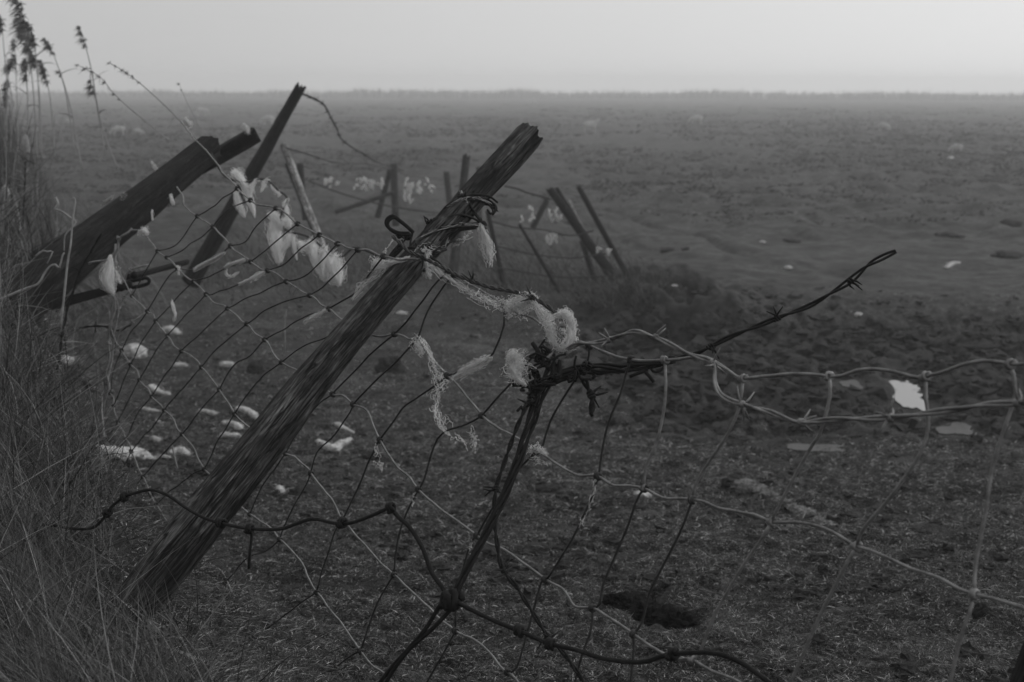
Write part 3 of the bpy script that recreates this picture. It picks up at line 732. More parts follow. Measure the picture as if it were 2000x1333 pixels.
# bundle of wires from the lower edge to the knot and on to the right
def bundle(label, px, Zf, n, R, r, mat, turns=1.5):
    p = resample(line3(px, Zf), step=.008)
    root = thing('wire_bundle', p[0], label, 'wire bundle')
    t, U, W = frames(p); s = np.linspace(0, 1, len(p))
    Rr = np.interp(s, np.linspace(0, 1, len(R)), R)
    for k in range(n):
        a = 2 * np.pi * k / n + s * turns * 2 * np.pi + .6 * fbm(s * 6, s * 0 + k * 3, 2, k)
        q = p + (Rr * (1 + .25 * fbm(s * 9, s * 0 + k, 2, k + 2)))[:, None] * (np.cos(a)[:, None] * U + np.sin(a)[:, None] * W)
        mb = MB(); tube(mb, q, r, 7); mb.build('wire', mat, root)
    return root
bundle('tight bundle of twisted wires slanting up from the big low knot', [(884, 1176), (900, 1135), (930, 1078), (955, 1030), (978, 985), (1002, 925), (1022, 870), (1040, 815), (1058, 765), (1075, 730), (1086, 702)], Zb, 5, [.0032, .0036, .0046, .006, .0075], .0021, M['rust'], 1.2)
bundle('dark bundle of wires running level from the tangle to the right', [(1035, 762), (1065, 748), (1100, 734), (1135, 722), (1165, 722), (1210, 720), (1255, 714), (1290, 707), (1318, 702)], Zb, 6, [.0065, .0068, .0062, .0055, .004], .0022, M['rust'], .8)
def make_tails():
    root = thing('wire_tail', P(880.0, 1172.0, Zloose(880, 1172)), 'pair of dark wires running from the low knot to the bottom edge', 'fence wire')
    for px in ([(722, 1365), (745, 1330), (766, 1303), (827, 1234), (850, 1198), (868, 1170), (882, 1160)], [(748, 1345), (768, 1310), (800, 1268), (845, 1228), (885, 1186), (897, 1174)]):
        mb = MB(); tube(mb, resample(line3(px, Zloose), step=.012), .0030, 8); mb.build('wire', M['rust'], root)
    mb = MB(); c = P(882.0, 1170.0, Zloose(882, 1170))
    for k in range(3): knot(mb, c + rng.normal(0, .002, 3), np.array([1, .1, -.5 + .25 * k]), .0052, 2.0)
    mb.build('knot', M['rust'], root)
make_tails()

def curl(mb, c, size, r, n=7):
    p = c + np.cumsum(rng.normal(0, size / 2.4, (n, 3)), 0) * .8
    p = c + (p - p.mean(0)); tube(mb, resample(p, step=.008), r, 6)
def make_tangle():
    root = thing('wire_tangle', P(1060.0, 740.0, Zb(1060, 740)), 'knot of tangled rusty barbs where the wire bundles meet', 'wire tangle')
    for (x, y, k) in [(1050, 700, 3), (1062, 712, 4), (1045, 728, 4), (1055, 745, 3), (1035, 755, 4), (1036, 775, 4), (1030, 790, 4), (1085, 735, 3), (1070, 690, 3), (1140, 728, 3), (1120, 735, 2), (1150, 716, 3)]:
        mb = MB(); c = P(float(x), float(y), Zb(x, y) - .012)
        barbs_at(mb, c, rng.normal(size=3), .0018, .013, 2.0, 3); curl(mb, c, .020, .0019); mb.build('barb', M['rust'], root)
    for px in ([(1086, 700), (1081, 715), (1082, 735), (1088, 740), (1094, 730), (1092, 708), (1086, 697)], [(1098, 621), (1090, 626), (1083, 641), (1086, 652), (1093, 660), (1088, 675), (1078, 690), (1066, 705)], [(1104, 622), (1108, 630), (1104, 638), (1092, 636), (1086, 648)],
               [(1130, 678), (1113, 688), (1098, 697), (1085, 708)], [(1128, 664), (1112, 676), (1098, 690), (1090, 705)], [(1040, 670), (1052, 688), (1062, 705), (1072, 722)], [(1000, 752), (1020, 752), (1040, 757), (1060, 760)]):
        mb = MB(); tube(mb, resample(line3(px, lambda x, y: Zb(x, y) - .012), step=.006), .0032, 8); mb.build('loop', M['galv'] if px[0] == (1098, 621) or px[0][0] in (1104, 1130, 1128) else M['rust'], root)
    mb = MB()
    tube(mb, resample(line3([(1305, 700), (1296, 718), (1282, 727), (1272, 722), (1280, 712)], Zb), step=.006), .002, 6)
    tube(mb, resample(line3([(1258, 724), (1268, 735), (1277, 747)], Zb), step=.01), .0026, 6)
    tube(mb, resample(line3([(1230, 736), (1250, 728), (1265, 722)], Zb), step=.01), .0026, 6)
    mb.build('spur', M['rust'], root)
make_tangle()
barbed('short barbed offcut dangling below the level wire bundle', [(1140, 742), (1148, 757), (1155, 772), (1157, 790), (1155, 812)], Zb, .0025, [(1152, 770)], M['rust'], pitch=.04, name='wire_offcut')

# wire wound round the leaning post
def make_wrap():
    root = thing('post_binding', P(880.0, 440.0, Zpost(880, 440)), 'rusty barbed wire wound twice round the head of the leaning post', 'wire binding')
    zf = Zw(.006)
    paths = [[(968, 402), (955, 392), (935, 386), (915, 388), (892, 393), (874, 402), (862, 414), (852, 428), (846, 434)], [(962, 409), (952, 398), (934, 392), (912, 392), (890, 397), (872, 408)],
             [(946, 436), (925, 437), (900, 438), (875, 440), (850, 449), (830, 457), (815, 467), (808, 480), (806, 492)], [(946, 442), (920, 443), (890, 444), (862, 450), (838, 460), (820, 472)],
             [(806, 455), (802, 470), (802, 490), (806, 500)], [(905, 383), (912, 396), (925, 415), (938, 432)], [(914, 388), (920, 405), (934, 424), (942, 440)],
             [(972, 396), (955, 384), (930, 380), (905, 386), (885, 398), (868, 408)], [(950, 448), (930, 430), (905, 420), (882, 422), (866, 432), (852, 446)], [(858, 470), (875, 455), (900, 450), (930, 446)], [(900, 372), (896, 390), (908, 410), (905, 425)],
             [(800, 505), (815, 498), (835, 500), (855, 512), (868, 524)], [(790, 486), (806, 484), (828, 492), (850, 490), (868, 478), (890, 470)], [(812, 476), (822, 488), (846, 496), (872, 488)], [(968, 402), (966, 412), (958, 418), (952, 410)], [(965, 398), (970, 408), (962, 420)]]
    for p in paths:
        mb = MB(); tube(mb, resample(line3(p, zf), step=.006), .0022, 7); mb.build('wire', M['rust'], root)
    # back half of each turn, behind the post
    for (x0, y0, x1, y1) in [(968, 402, 870, 405), (950, 438, 808, 478)]:
        a = P(float(x0), float(y0), Zpost(x0, y0)); b = P(float(x1), float(y1), Zpost(x1, y1)); m = (a + b) / 2 + np.array([0, .055, 0])
        mb = MB(); tube(mb, resample([a, a * .75 + b * .25 + np.array([0, .045, 0]), m, a * .25 + b * .75 + np.array([0, .045, 0]), b], step=.008), .0026, 7); mb.build('wire', M['rust'], root)
    for p in ([(805, 452), (792, 440), (778, 429), (767, 422), (757, 427), (754, 436), (760, 446), (778, 455), (800, 456)],):
        for o in (0, 3):
            mb = MB(); tube(mb, resample(line3([(x + o, y + o) for x, y in p], lambda x, y: 2.62), step=.006), .0034, 7); mb.build('loop', M['rust'], root)
    for p in ([(790, 478), (778, 492), (766, 502), (763, 500), (776, 484), (788, 470)],):
        mb = MB(); tube(mb, resample(line3(p, lambda x, y: 2.6), step=.006), .0036, 7); mb.build('loop', M['rust'], root)
    for (x, y) in [(845, 432), (837, 436), (780, 460), (796, 464), (908, 386), (944, 438), (964, 404)]:
        mb = MB(); c = P(float(x), float(y), zf(x, y)); barbs_at(mb, c, rng.normal(size=3), .0022, .014, 2.2, 4); mb.build('barb', M['rust'], root)
    mb = MB(); tube(mb, resample(line3([(941, 441), (944, 452), (950, 463), (955, 474)], Zw(.004)), step=.006), .0055, 7); mb.build('wire', M['rust'], root)
make_wrap()

# rolled-up end of the netting on the left
def make_roll():
    root = thing('netting_edge', P(208.0, 900.0, 4.0), 'upright bunched edge of pale netting wires beside the long grass', 'wire netting')
    for px in ([(228, 480), (226, 530), (222, 570), (217, 620), (215, 645), (219, 680), (216, 720), (212, 760), (202, 800), (199, 850), (203, 900), (206, 950), (204, 1000)],
               [(236, 520), (226, 560), (219, 600), (214, 660), (213, 700), (209, 740), (200, 790), (196, 830), (200, 880), (203, 940)],
               [(256, 448), (236, 470), (228, 490), (216, 505), (190, 510), (172, 517)], [(222, 560), (230, 600), (224, 640), (217, 660)], [(260, 560), (240, 585), (226, 610), (217, 650), (211, 700)],
               [(298, 520), (262, 528), (244, 540), (232, 548)], [(286, 607), (258, 628), (240, 640), (228, 655), (222, 670)]):
        mb = MB(); p = resample(line3(px, lambda x, y: 4.0), step=.02)
        p = p + np.stack([fbm(np.arange(len(p)) * .35, np.zeros(len(p)) + k * 5 + px[0][0], 2, k) for k in range(3)], -1) * .012
        tube(mb, p, .0032, 7)
        for i in range(3, len(p) - 3, 9): knot(mb, p[i], p[i + 1] - p[i - 1], .0028, 1.6)
        mb.build('wire', M['galv'], root)
make_roll()

# thin far fence wires
GW = 'wires of the far fence'
for (label, px, z) in [
  ('dark slack cable of the far fence falling right from behind the post head', [(985, 364), (1010, 369), (1028, 376), (1050, 382), (1078, 390)], 14.5),
  ('topmost far fence wire sagging to the tilted posts', [(950, 430), (980, 438), (1010, 445), (1062, 449), (1095, 458), (1125, 460), (1160, 450)], 12.7),
  ('second far fence wire below the topmost one', [(955, 478), (1000, 488), (1040, 497), (1090, 503), (1130, 503), (1192, 494)], 12.6),
  ('third far fence wire down at the tilted posts', [(965, 523), (1020, 531), (1075, 540), (1140, 542), (1222, 537)], 12.5),
  ('lowest far fence wire near the tilted post foot', [(1080, 565), (1150, 572), (1190, 574), (1242, 569)], 12.4),
  ('faint far wire linking the left far posts below the wool', [(600, 352), (650, 372), (700, 388), (772, 405), (880, 420)], 19.0)]:
    mb = MB(); tube(mb, resample(line3(px, lambda x, y: z), step=.05), .0072 if z < 14 else .011, 6)
    tag(mb.build('fence_wire', M['stay']), label, 'fence wire', GW)
# ------------------------------------------------------------------ wool on the wires
def wool(label, px, w, Zf, n=160, core=.0, curlk=1.0, name='wool_tuft', group=None, K=16, span=.28, droop=0.0, bright=0.0, fr=.00028):
    a = np.array(px, float); z = np.array([Zf(x, y) for x, y in px])
    c = resample(P(a[:, 0], a[:, 1], z), n=60)
    L = np.concatenate([[0], np.cumsum(np.linalg.norm(np.diff(c, axis=0), axis=1))]); s = L / L[-1]
    zm = float(z.mean())
    wid = np.interp(s, np.linspace(0, 1, len(w)), w) * zm / F / 2
    mb = MB(); near = zm < 3.2
    if core:
        cp = resample(c[::6], n=len(c) // 6 * 4)
        sc = np.linspace(0, 1, len(cp)); wc = np.interp(sc, s, wid)
        t, U, W = frames(cp); sd = 20; ang = np.linspace(0, 2 * np.pi, sd, endpoint=False)
        nz = fbm(np.cos(ang)[None, :] * 1.8 + sc[:, None] * 7 + px[0][0], np.sin(ang)[None, :] * 1.8 + sc[:, None] * 3, 3, 2) + (.8 if near else 0) * fbm(np.cos(ang)[None, :] * 5 + sc[:, None] * 23, np.sin(ang)[None, :] * 5 + px[0][1], 2, 4) + (0 if near else 1.0) * fbm(np.cos(ang)[None, :] * 4 + sc[:, None] * 2.5, np.sin(ang)[None, :] * 4 + px[0][1], 2, 4)
        rr = (wc * core * (.58 if near else .6))[:, None] * np.clip(1 + .7 * nz, .2, 2) * (np.clip(np.minimum(sc, 1 - sc) * 7 + .1, 0, 1)[:, None] ** .6)
        v = cp[:, None, :] + rr[..., None] * (np.cos(ang)[None, :, None] * U[:, None, :] + .8 * np.sin(ang)[None, :, None] * W[:, None, :])
        m = len(cp); i = np.arange(m - 1)[:, None] * sd; j = np.arange(sd)[None, :]; k = (j + 1) % sd
        mb.add(v.reshape(-1, 3), [np.stack([i + j, i + k, i + sd + k, i + sd + j], -1).reshape(-1, 4), np.arange(sd)[::-1][None, :], ((m - 1) * sd + np.arange(sd))[None, :]], np.full(m * sd, np.clip(.5 + bright, 0, 1)))
    n = max(8, int(n * (.30 if not core else .8) if near else n * 2.2))
    if not near: K = min(K, 8)
    s0 = rng.random(n); ln = span * (.3 + rng.random(n))
    ss = np.clip(s0[:, None] - ln[:, None] / 2 + ln[:, None] * np.linspace(0, 1, K)[None, :], -.02, 1.02)
    base = np.stack([np.interp(ss, s, c[:, k]) for k in range(3)], -1)
    wv = np.interp(ss, s, wid)
    off = rng.normal(size=(n, 1, 3)) * (.5 if near else .44)
    if not near: curlk *= .45
    walk = np.cumsum(rng.normal(size=(n, K, 3)), 1); walk -= walk.mean(1, keepdims=True)
    ph = rng.random((n, 1)) * 6.28 + np.linspace(0, 1, K)[None, :] * rng.uniform(4, 26, (n, 1))
    e1 = rng.normal(size=(n, 1, 3)); e2 = rng.normal(size=(n, 1, 3))
    loops = (np.sin(ph)[..., None] * e1 + np.cos(ph)[..., None] * e2) * rng.uniform(.02, .13, (n, 1, 1)) * (1 if near else .4)
    pts = base + wv[..., None] * (off + .17 * curlk * walk + loops)
    pts[:, :, 2] -= droop * (rng.random(n)[:, None] ** 2) * (np.linspace(0, 1, K)[None, :] ** 2)
    tone = np.clip(.55 + bright + rng.normal(0, .25, n), 0, 1)
    fibres(mb, pts, np.full(n, fr * max(zm, 1.6) / 2.2 * (1 if near else .75)) * (.6 + .8 * rng.random(n)), tone)
    o = mb.build(name, M['wool'], tone=True)
    return tag(o, label, 'wool', group)

Zn = lambda x, y: Znet(x, y) - .01
Zc = lambda x, y: Zb(x, y) - .02
wool('gauzy veil of wool draped along the wire right below the post', [(838, 512), (855, 530), (880, 546), (920, 570), (960, 590), (1000, 600)], [8, 12, 14, 18, 20, 24], Zn, 330, curlk=1.3)
wool('triangular wool web stretched between two wires beside a barb', [(985, 600), (1005, 600), (1025, 592), (1040, 580)], [10, 30, 34, 16], Zn, 420, core=.2)
wool('twisted rope of wool falling from the barb to the hooked knot', [(1038, 586), (1050, 600), (1062, 616), (1078, 630), (1096, 640)], [12, 14, 18, 26, 26], Zn, 300, core=.3)
wool('largest woolly tuft caught on the hooked wire above the tangle', [(1088, 615), (1104, 612), (1114, 630), (1116, 655), (1108, 675), (1094, 682)], [10, 20, 18, 20, 24, 12], Zc, 520, core=.5, bright=.12)
wool('wool smear hanging beneath the hooked wire', [(1072, 632), (1076, 650), (1082, 668), (1090, 680)], [22, 20, 16, 8], Zc, 220, core=.3)
wool('round wool tuft hooked on the left of the tangle', [(992, 700), (1003, 694), (1010, 708), (1004, 724), (1010, 738), (1026, 752)], [10, 26, 36, 28, 14, 6], Zc, 430, core=.45, bright=.08)
wool('thin wool thread joining the round tuft to a barb', [(1010, 694), (1022, 702), (1036, 712), (1046, 722)], [10, 8, 6, 6], Zc, 60)
wool('small drooping wool tuft below a netting joint right of the post', [(812, 660), (818, 672), (822, 684), (824, 692)], [10, 22, 20, 8], Zn, 130, core=.25)
wool('long gauzy wool streamer hanging in the mesh right of the post', [(828, 664), (838, 690), (846, 712), (858, 735), (868, 742), (856, 765), (847, 790), (856, 815), (866, 838), (878, 850)], [6, 10, 14, 20, 26, 20, 18, 18, 12, 5], Zn, 330, span=.16, curlk=1.4)
wool('few stray wool hairs trailing from the long streamer', [(866, 812), (885, 832), (880, 850), (905, 862), (915, 880)], [10, 12, 14, 8, 3], Zn, 36, curlk=1.8)
wool('faint wisp of wool dangling alone in the mesh', [(921, 832), (923, 850), (926, 862), (924, 876)], [2, 10, 16, 10], Zn, 60, curlk=1.6)
wool('dense wool sleeve wrapped on the slanting stay', [(888, 738), (905, 727), (930, 714), (956, 699)], [9, 15, 16, 11], Zn, 330, core=.5, span=.4)
wool('wool cap on the netting joint left of the wire bundle', [(1036, 884), (1047, 876), (1056, 879), (1066, 888)], [12, 16, 14, 8], Zn, 120, core=.25)
wool('loose hairs hanging from the wool capped joint', [(1040, 890), (1050, 900), (1062, 906), (1070, 908)], [10, 14, 10, 4], Zn, 40, curlk=1.6)
wool('fuzzy wool coat along the bent stay under the middle joint', [(1164, 936), (1159, 960), (1152, 985), (1142, 1008), (1131, 1036)], [5, 7, 8, 10, 6], Zn, 70, span=.2, curlk=1.5)
wool('faint wool wisp hanging beside the leaning post joint', [(734, 868), (736, 885), (740, 905), (748, 925)], [6, 12, 12, 4], Zn, 60, curlk=1.5)
wool('tiny wool wisp on the joint above the broken wire end', [(812, 960), (808, 975), (806, 990)], [8, 8, 4], Zn, 30, curlk=1.4)
wool('tiny wool wisp at the joint under the wire bundle', [(924, 1055), (918, 1075), (914, 1095)], [6, 8, 3], Zn, 26, curlk=1.4)
wool('small wool flap hanging on the front of the post', [(834, 496), (830, 512), (833, 528), (838, 542)], [8, 13, 14, 9], Zw(.014), 220, core=.5)
wool('small wool curl where the barbed wire leaves the post', [(823, 492), (832, 490), (842, 496)], [8, 10, 8], Zw(.016), 70, curlk=1.5)
wool('wool strand running up to the barbs left of the post', [(767, 470), (758, 482), (748, 498), (742, 510)], [4, 6, 7, 8], lambda x, y: 2.62, 80)
wool('wool wrapped over the left edge of the post', [(733, 508), (740, 524), (752, 516), (775, 512), (800, 503)], [14, 22, 14, 11, 6], Zw(.014), 320, core=.4)
wool('thin wool webs hanging down the left edge of the post', [(738, 528), (725, 545), (710, 556), (698, 572), (690, 585)], [20, 16, 18, 10, 6], lambda x, y: 2.66, 90, span=.7)
wool('frayed wool tail hanging from the binding on the right of the post', [(940, 444), (944, 458), (950, 474), (953, 488), (956, 502)], [8, 12, 18, 20, 12], lambda x, y: 2.74, 260, core=.2, span=.8, droop=.02)
wool('fuzzy wool along the lower right edge of the post head', [(918, 452), (908, 464), (896, 474), (884, 480)], [8, 9, 9, 6], lambda x, y: 2.74, 70, curlk=1.4)
wool('small wool fuzz on the binding at the top left of the post', [(903, 372), (906, 384), (911, 392)], [8, 8, 6], Zw(.01), 50, curlk=1.4)
wool('thin woolly twine tangled in the upper turn of the post binding', [(872, 404), (895, 392), (920, 386), (945, 392), (964, 402)], [4, 5, 5, 5, 4], Zw(.012), 60, curlk=1.3, bright=-.38)
wool('thin woolly twine tangled in the lower turn of the post binding', [(812, 470), (835, 456), (870, 444), (905, 438), (942, 440)], [4, 5, 5, 5, 4], Zw(.012), 60, curlk=1.3, bright=-.38)
wool('loose wool hairs trailing across the post under the binding', [(806, 494), (830, 478), (860, 486), (880, 468)], [8, 10, 9, 6], Zw(.012), 50, curlk=1.6, bright=-.35)
# netting left of the post
Zl = lambda x, y: Znet(x, y) - .012
wool('large smooth white wool bundle hanging on the netting edge by the dark bar', [(216, 500), (214, 520), (211, 545), (215, 562), (221, 573)], [6, 16, 30, 26, 8], lambda x, y: 3.93, 420, core=.85, bright=.22)
wool('thin wool tail beside the large white bundle', [(228, 530), (232, 545), (236, 552)], [6, 10, 6], lambda x, y: 3.93, 50)
wool('small wool ball on the wire under the heavy low post', [(272, 456), (279, 450), (287, 456)], [10, 16, 10], Zl, 120, core=.6)
wool('wool scrap on the upper of two wires under the heavy low post', [(333, 380), (335, 390), (338, 400)], [5, 9, 8], Zl, 80, core=.5, bright=-.1)
wool('narrow wool drop under the heavy low post beside the dark gap', [(297, 410), (297, 420), (298, 430)], [4, 6, 4], Zl, 60, core=.5, bright=-.2)
wool('pale wool strip hooked behind the heavy low post', [(296, 316), (302, 326), (308, 338)], [5, 9, 9], lambda x, y: 5.2, 90, core=.5)
wool('wool tuft on the barb above the head of the heavy low post', [(359, 234), (366, 240), (372, 246)], [12, 18, 10], lambda x, y: 5.0, 120, core=.5)
wool('wool tuft on dark barbs between the two low posts', [(476, 244), (481, 252), (486, 260)], [8, 14, 8], lambda x, y: 5.4, 100, core=.4)
wool('pale wool lying on the upper edge of the heavy low post', [(200, 400), (210, 392), (220, 384)], [8, 9, 8], lambda x, y: 4.42, 110, core=.6, bright=-.45)
wool('small wool dab on the heavy low post beside its notch', [(236, 390), (241, 385), (246, 380)], [8, 10, 7], lambda x, y: 4.45, 80, core=.6, bright=-.5)
wool('wool sleeve on the highest of the wool coated stays', [(380, 527), (400, 516), (420, 506), (438, 494)], [8, 9, 9, 6], Zl, 180, core=.4, span=.4)
wool('wool sleeve on the second wool coated stay', [(440, 522), (452, 516), (468, 512), (478, 508)], [6, 8, 8, 6], Zl, 130, core=.4, span=.4)
wool('wool sleeve on the lowest wool coated stay near the pasture', [(468, 556), (485, 548), (500, 540), (516, 532)], [6, 8, 9, 6], Zl, 150, core=.4, span=.4)
wool('wool sleeve on the stay beside the left edge of the post', [(594, 631), (612, 620), (628, 610), (640, 605)], [5, 8, 9, 6], Zl, 130, core=.35, span=.4)
wool('loose wool hairs under the second wool coated stay', [(443, 526), (442, 536), (452, 540), (466, 532)], [6, 8, 8, 6], Zl, 40, curlk=1.6)
wool('slim wool strand dangling alone from the netting', [(336, 588), (339, 602), (342, 616), (339, 628)], [6, 7, 7, 5], Zl, 90, core=.4)
wool('wool knot on the bent stay left of the dangling strand', [(348, 520), (350, 526), (349, 536)], [7, 9, 6], Zl, 50, core=.4)
# drapery between the low posts and the leaning post
Zd = lambda x, y: 4.6
GD = 'wool hanging on the slack wire left of the leaning post'
mb = MB(); tube(mb, resample(line3([(412, 300), (440, 345), (478, 356), (500, 352), (522, 352), (545, 374), (562, 388), (548, 424), (560, 452), (580, 456), (608, 466), (630, 484), (648, 502), (672, 500), (690, 484), (715, 490), (742, 503)], Zd), step=.02), .0035, 6)
tag(mb.build('fence_wire', M['stay']), 'slack wire carrying the hanging wool left of the leaning post', 'fence wire')
for lab, px, w, n, co_ in [
  ('long pointed wool tail at the left end of the slack wire', [(462, 375), (464, 390), (470, 408), (478, 424)], [10, 14, 14, 3], 130, .6),
  ('frayed wool tail hanging right of the long pointed one', [(480, 368), (486, 385), (492, 402), (498, 425)], [18, 14, 9, 2], 130, .5),
  ('loose wool veil above the two pointed tails', [(456, 336), (466, 345), (474, 358), (482, 368)], [14, 20, 16, 12], 120, .25),
  ('wool hook curling over the slack wire beside the tall dark post', [(490, 376), (494, 360), (500, 352), (508, 353)], [9, 8, 6, 5], 90, .6),
  ('short drooping wool strip second along the slack wire', [(524, 352), (515, 355), (514, 364), (510, 374)], [7, 8, 9, 6], 80, .6),
  ('thin wool strip sliding down the slack wire', [(530, 362), (537, 372), (546, 378), (544, 384)], [5, 6, 8, 4], 70, .5),
  ('wool loop above the broad curled fleece', [(562, 390), (556, 400), (560, 412), (562, 424)], [6, 9, 10, 9], 90, .3),
  ('curled broad wool patch with a dark hollow', [(528, 420), (536, 424), (548, 440), (562, 430), (564, 442)], [14, 20, 16, 16, 10], 200, .45),
  ('longest white wool hank reaching lowest on the slack wire', [(534, 440), (538, 462), (542, 485), (545, 512)], [18, 26, 22, 12], 240, .7),
  ('forked wool hank right of the longest one', [(566, 458), (562, 472), (556, 484), (552, 490)], [14, 14, 10, 4], 110, .6),
  ('slim wool strip below the small curls', [(572, 460), (574, 475), (576, 490), (580, 508)], [10, 9, 7, 2], 80, .6),
  ('broad low wool swag between two hanks', [(584, 474), (594, 484), (604, 478), (610, 468)], [10, 18, 18, 10], 120, .6),
  ('wool hank with a dark gap crossing the pale stick', [(612, 474), (612, 490), (616, 510), (622, 535)], [16, 22, 16, 3], 170, .65),
  ('white wool hank folded behind the slanting stays', [(634, 488), (632, 508), (630, 528), (634, 548)], [16, 22, 22, 5], 180, .7),
  ('plump white wool hank nearest to the leaning post', [(656, 502), (650, 516), (656, 536), (662, 556)], [20, 34, 30, 6], 260, .75)]:
    wool(lab, px, [v * 1.2 for v in w], Zd, n, core=co_ * 1.15, group=GD, bright=.4, span=.6)
# white scraps on the far fence
def scraps(cx, cy, sx, sy, n, z, label, group, size=(5, 11), hang=1.6):
    for i in range(n):
        x = cx + rng.uniform(-sx, sx); y = cy + rng.uniform(-sy, sy); w = rng.uniform(*size) * .8; h = w * rng.uniform(.7, hang)
        wool(label, [(x + rng.normal(0, 2.5), y - h / 2), (x + rng.normal(0, 1.5), y), (x + rng.normal(0, 2.5), y + h / 2)], [w * .5, w, w * .5], lambda a, b: z, 44, core=.42, group=group, bright=.25, K=5)
scraps(648, 358, 12, 8, 6, 19.2, 'white wool scrap on the far fence nearest to the pale stick', 'wool scraps near the pale stick')
scraps(722, 360, 32, 11, 17, 19.2, 'white wool scrap on the far fence left of the far upright post', 'wool scraps left of the far upright post')
scraps(822, 362, 34, 12, 20, 19.6, 'white wool scrap on the far fence between two upright posts', 'wool scraps between two upright far posts')
scraps(796, 385, 8, 12, 5, 19.6, 'white wool scrap in the drooping corner between two upright far posts', 'drooping wool scraps between two upright far posts', hang=2.4)
scraps(1030, 418, 12, 20, 7, 13.6, 'white wool scrap on the far fence left of the short leaning post', 'wool scraps left of the short leaning far post')
scraps(1082, 420, 14, 14, 8, 13.2, 'white wool scrap beside the tilted split post', 'wool scraps beside the tilted split post', hang=2.2)
scraps(1072, 462, 18, 10, 6, 13.0, 'hanging wool strip under the second far fence wire', 'wool strips under the second far fence wire', hang=3)
scraps(1168, 487, 3, 5, 2, 12.6, 'small wool scrap between the tilted posts', 'wool scraps between the tilted posts')
scraps(1192, 493, 7, 3, 3, 12.5, 'small wool scrap on the slim tilted post', 'wool scraps on the slim tilted post')

# ------------------------------------------------------------------ fleece lying on the pasture
def fleece(label, px, w, name='fleece_scrap', group=None, flat=.8, fib=260):
    a = np.array(px, float)
    q = resample(np.column_stack([a, np.zeros(len(a))]), n=max(6, len(a) * 6))[:, :2]
    p, z, _ = ground_hit(q[:, 0], q[:, 1])
    ww = np.interp(np.linspace(0, 1, len(q)), np.linspace(0, 1, len(w)), w) * z / F / 2
    mb = MB()
    for i in range(len(q)):
        for _k in range(2):
            jx = rng.normal(0, .45, 3) * ww[i] * np.array([1, .8, .12]) * (_k > 0)
            sc = 1.0 if _k == 0 else rng.uniform(.45, .8)
            lump(mb, p[i] + jx + [0, 0, ww[i] * flat * .3], ww[i] * 1.1 * sc, ww[i] * 1.1 * sc, ww[i] * flat * sc, .65, 3.6, seed=int(q[i, 0]) % 97 + i, nu=24, nv=14, rot=rng.random() * 3)
    n = fib; k = rng.integers(0, len(q), n)
    st = p[k] + rng.normal(size=(n, 3)) * ww[k, None] * np.array([.85, .85, .4]); st[:, 2] = np.abs(st[:, 2] - p[k, 2]) + p[k, 2]
    walk = np.cumsum(rng.normal(size=(n, 6, 3)), 1) * ww[k, None, None] * .22 * np.array([1, 1, .5])
    fibres(mb, st[:, None, :] + walk, np.full(n, .0004 * float(z.mean()) / 3))
    o = mb.build(name, M['fleece'])
    return tag(o, label, 'fleece', group)
fleece('largest flat white fleece lying beside the long grass', [(193, 880), (215, 888), (240, 892), (265, 890), (290, 898)], [18, 26, 30, 28, 16])
fleece('oblong white fleece just right of the largest one', [(336, 886), (352, 884), (366, 890)], [12, 18, 10])
fleece('thin fleece fringe between the largest fleece and the oblong one', [(300, 898), (318, 893), (332, 896)], [7, 8, 6])
fleece('egg shaped white fleece ball standing on the pasture', [(258, 694), (266, 698)], [28, 32], flat=1.0)
fleece('white fleece pat behind the netting above the egg shaped ball', [(322, 648), (334, 648), (346, 653)], [14, 18, 10])
fleece('small fleece pat right of the egg shaped ball', [(345, 716), (358, 716)], [11, 11])
fleece('small fleece pat left of the dark pointed clod', [(436, 714), (450, 714)], [12, 12])
fleece('pale fleece tuft deep in the long grass', [(122, 708), (130, 708)], [18, 20], flat=.9)
fleece('fleece scrap with a thin tail in the middle of the netting', [(296, 760), (304, 766), (318, 770), (328, 772)], [16, 14, 8, 10])
fleece('low fleece strip below the scrap with a thin tail', [(280, 800), (292, 803), (306, 804)], [9, 9, 6])
fleece('flat fleece strip in the centre of the left netting', [(392, 804), (404, 806), (418, 810)], [8, 9, 10])
fleece('long white fleece roll touching the upper left edge of the post', [(466, 800), (478, 804), (494, 812), (500, 818)], [11, 14, 14, 8])
fleece('curved fleece scrap against the left edge of the post', [(436, 828), (448, 826), (460, 832), (466, 838)], [9, 8, 12, 14])
fleece('double fleece scrap low against the left edge of the post', [(436, 852), (448, 853), (462, 853)], [12, 11, 12])
fleece('tiny fleece dab above the oblong fleece', [(300, 858), (306, 861)], [10, 11])
fleece('small pointed fleece sliver in the left netting', [(306, 822), (316, 828)], [5, 5])
fleece('branched white fleece just right of the post', [(622, 864), (638, 872), (652, 880), (668, 868), (684, 862)], [10, 12, 20, 14, 12])
fleece('slim fleece streak above the branched one', [(658, 830), (672, 838), (690, 846)], [10, 9, 5])
fleece('small fleece dab by the clods right of the post foot', [(545, 955), (550, 964)], [12, 13])
fleece('round white fleece lying alone right of the middle joint', [(1250, 970), (1262, 972)], [18, 18])
fleece('dim fleece dab below the post head on the far pasture', [(782, 613), (790, 615)], [9, 9])
fleece('longer of the white scraps out on the open pasture', [(1850, 524), (1860, 517), (1872, 515)], [7, 9, 6])
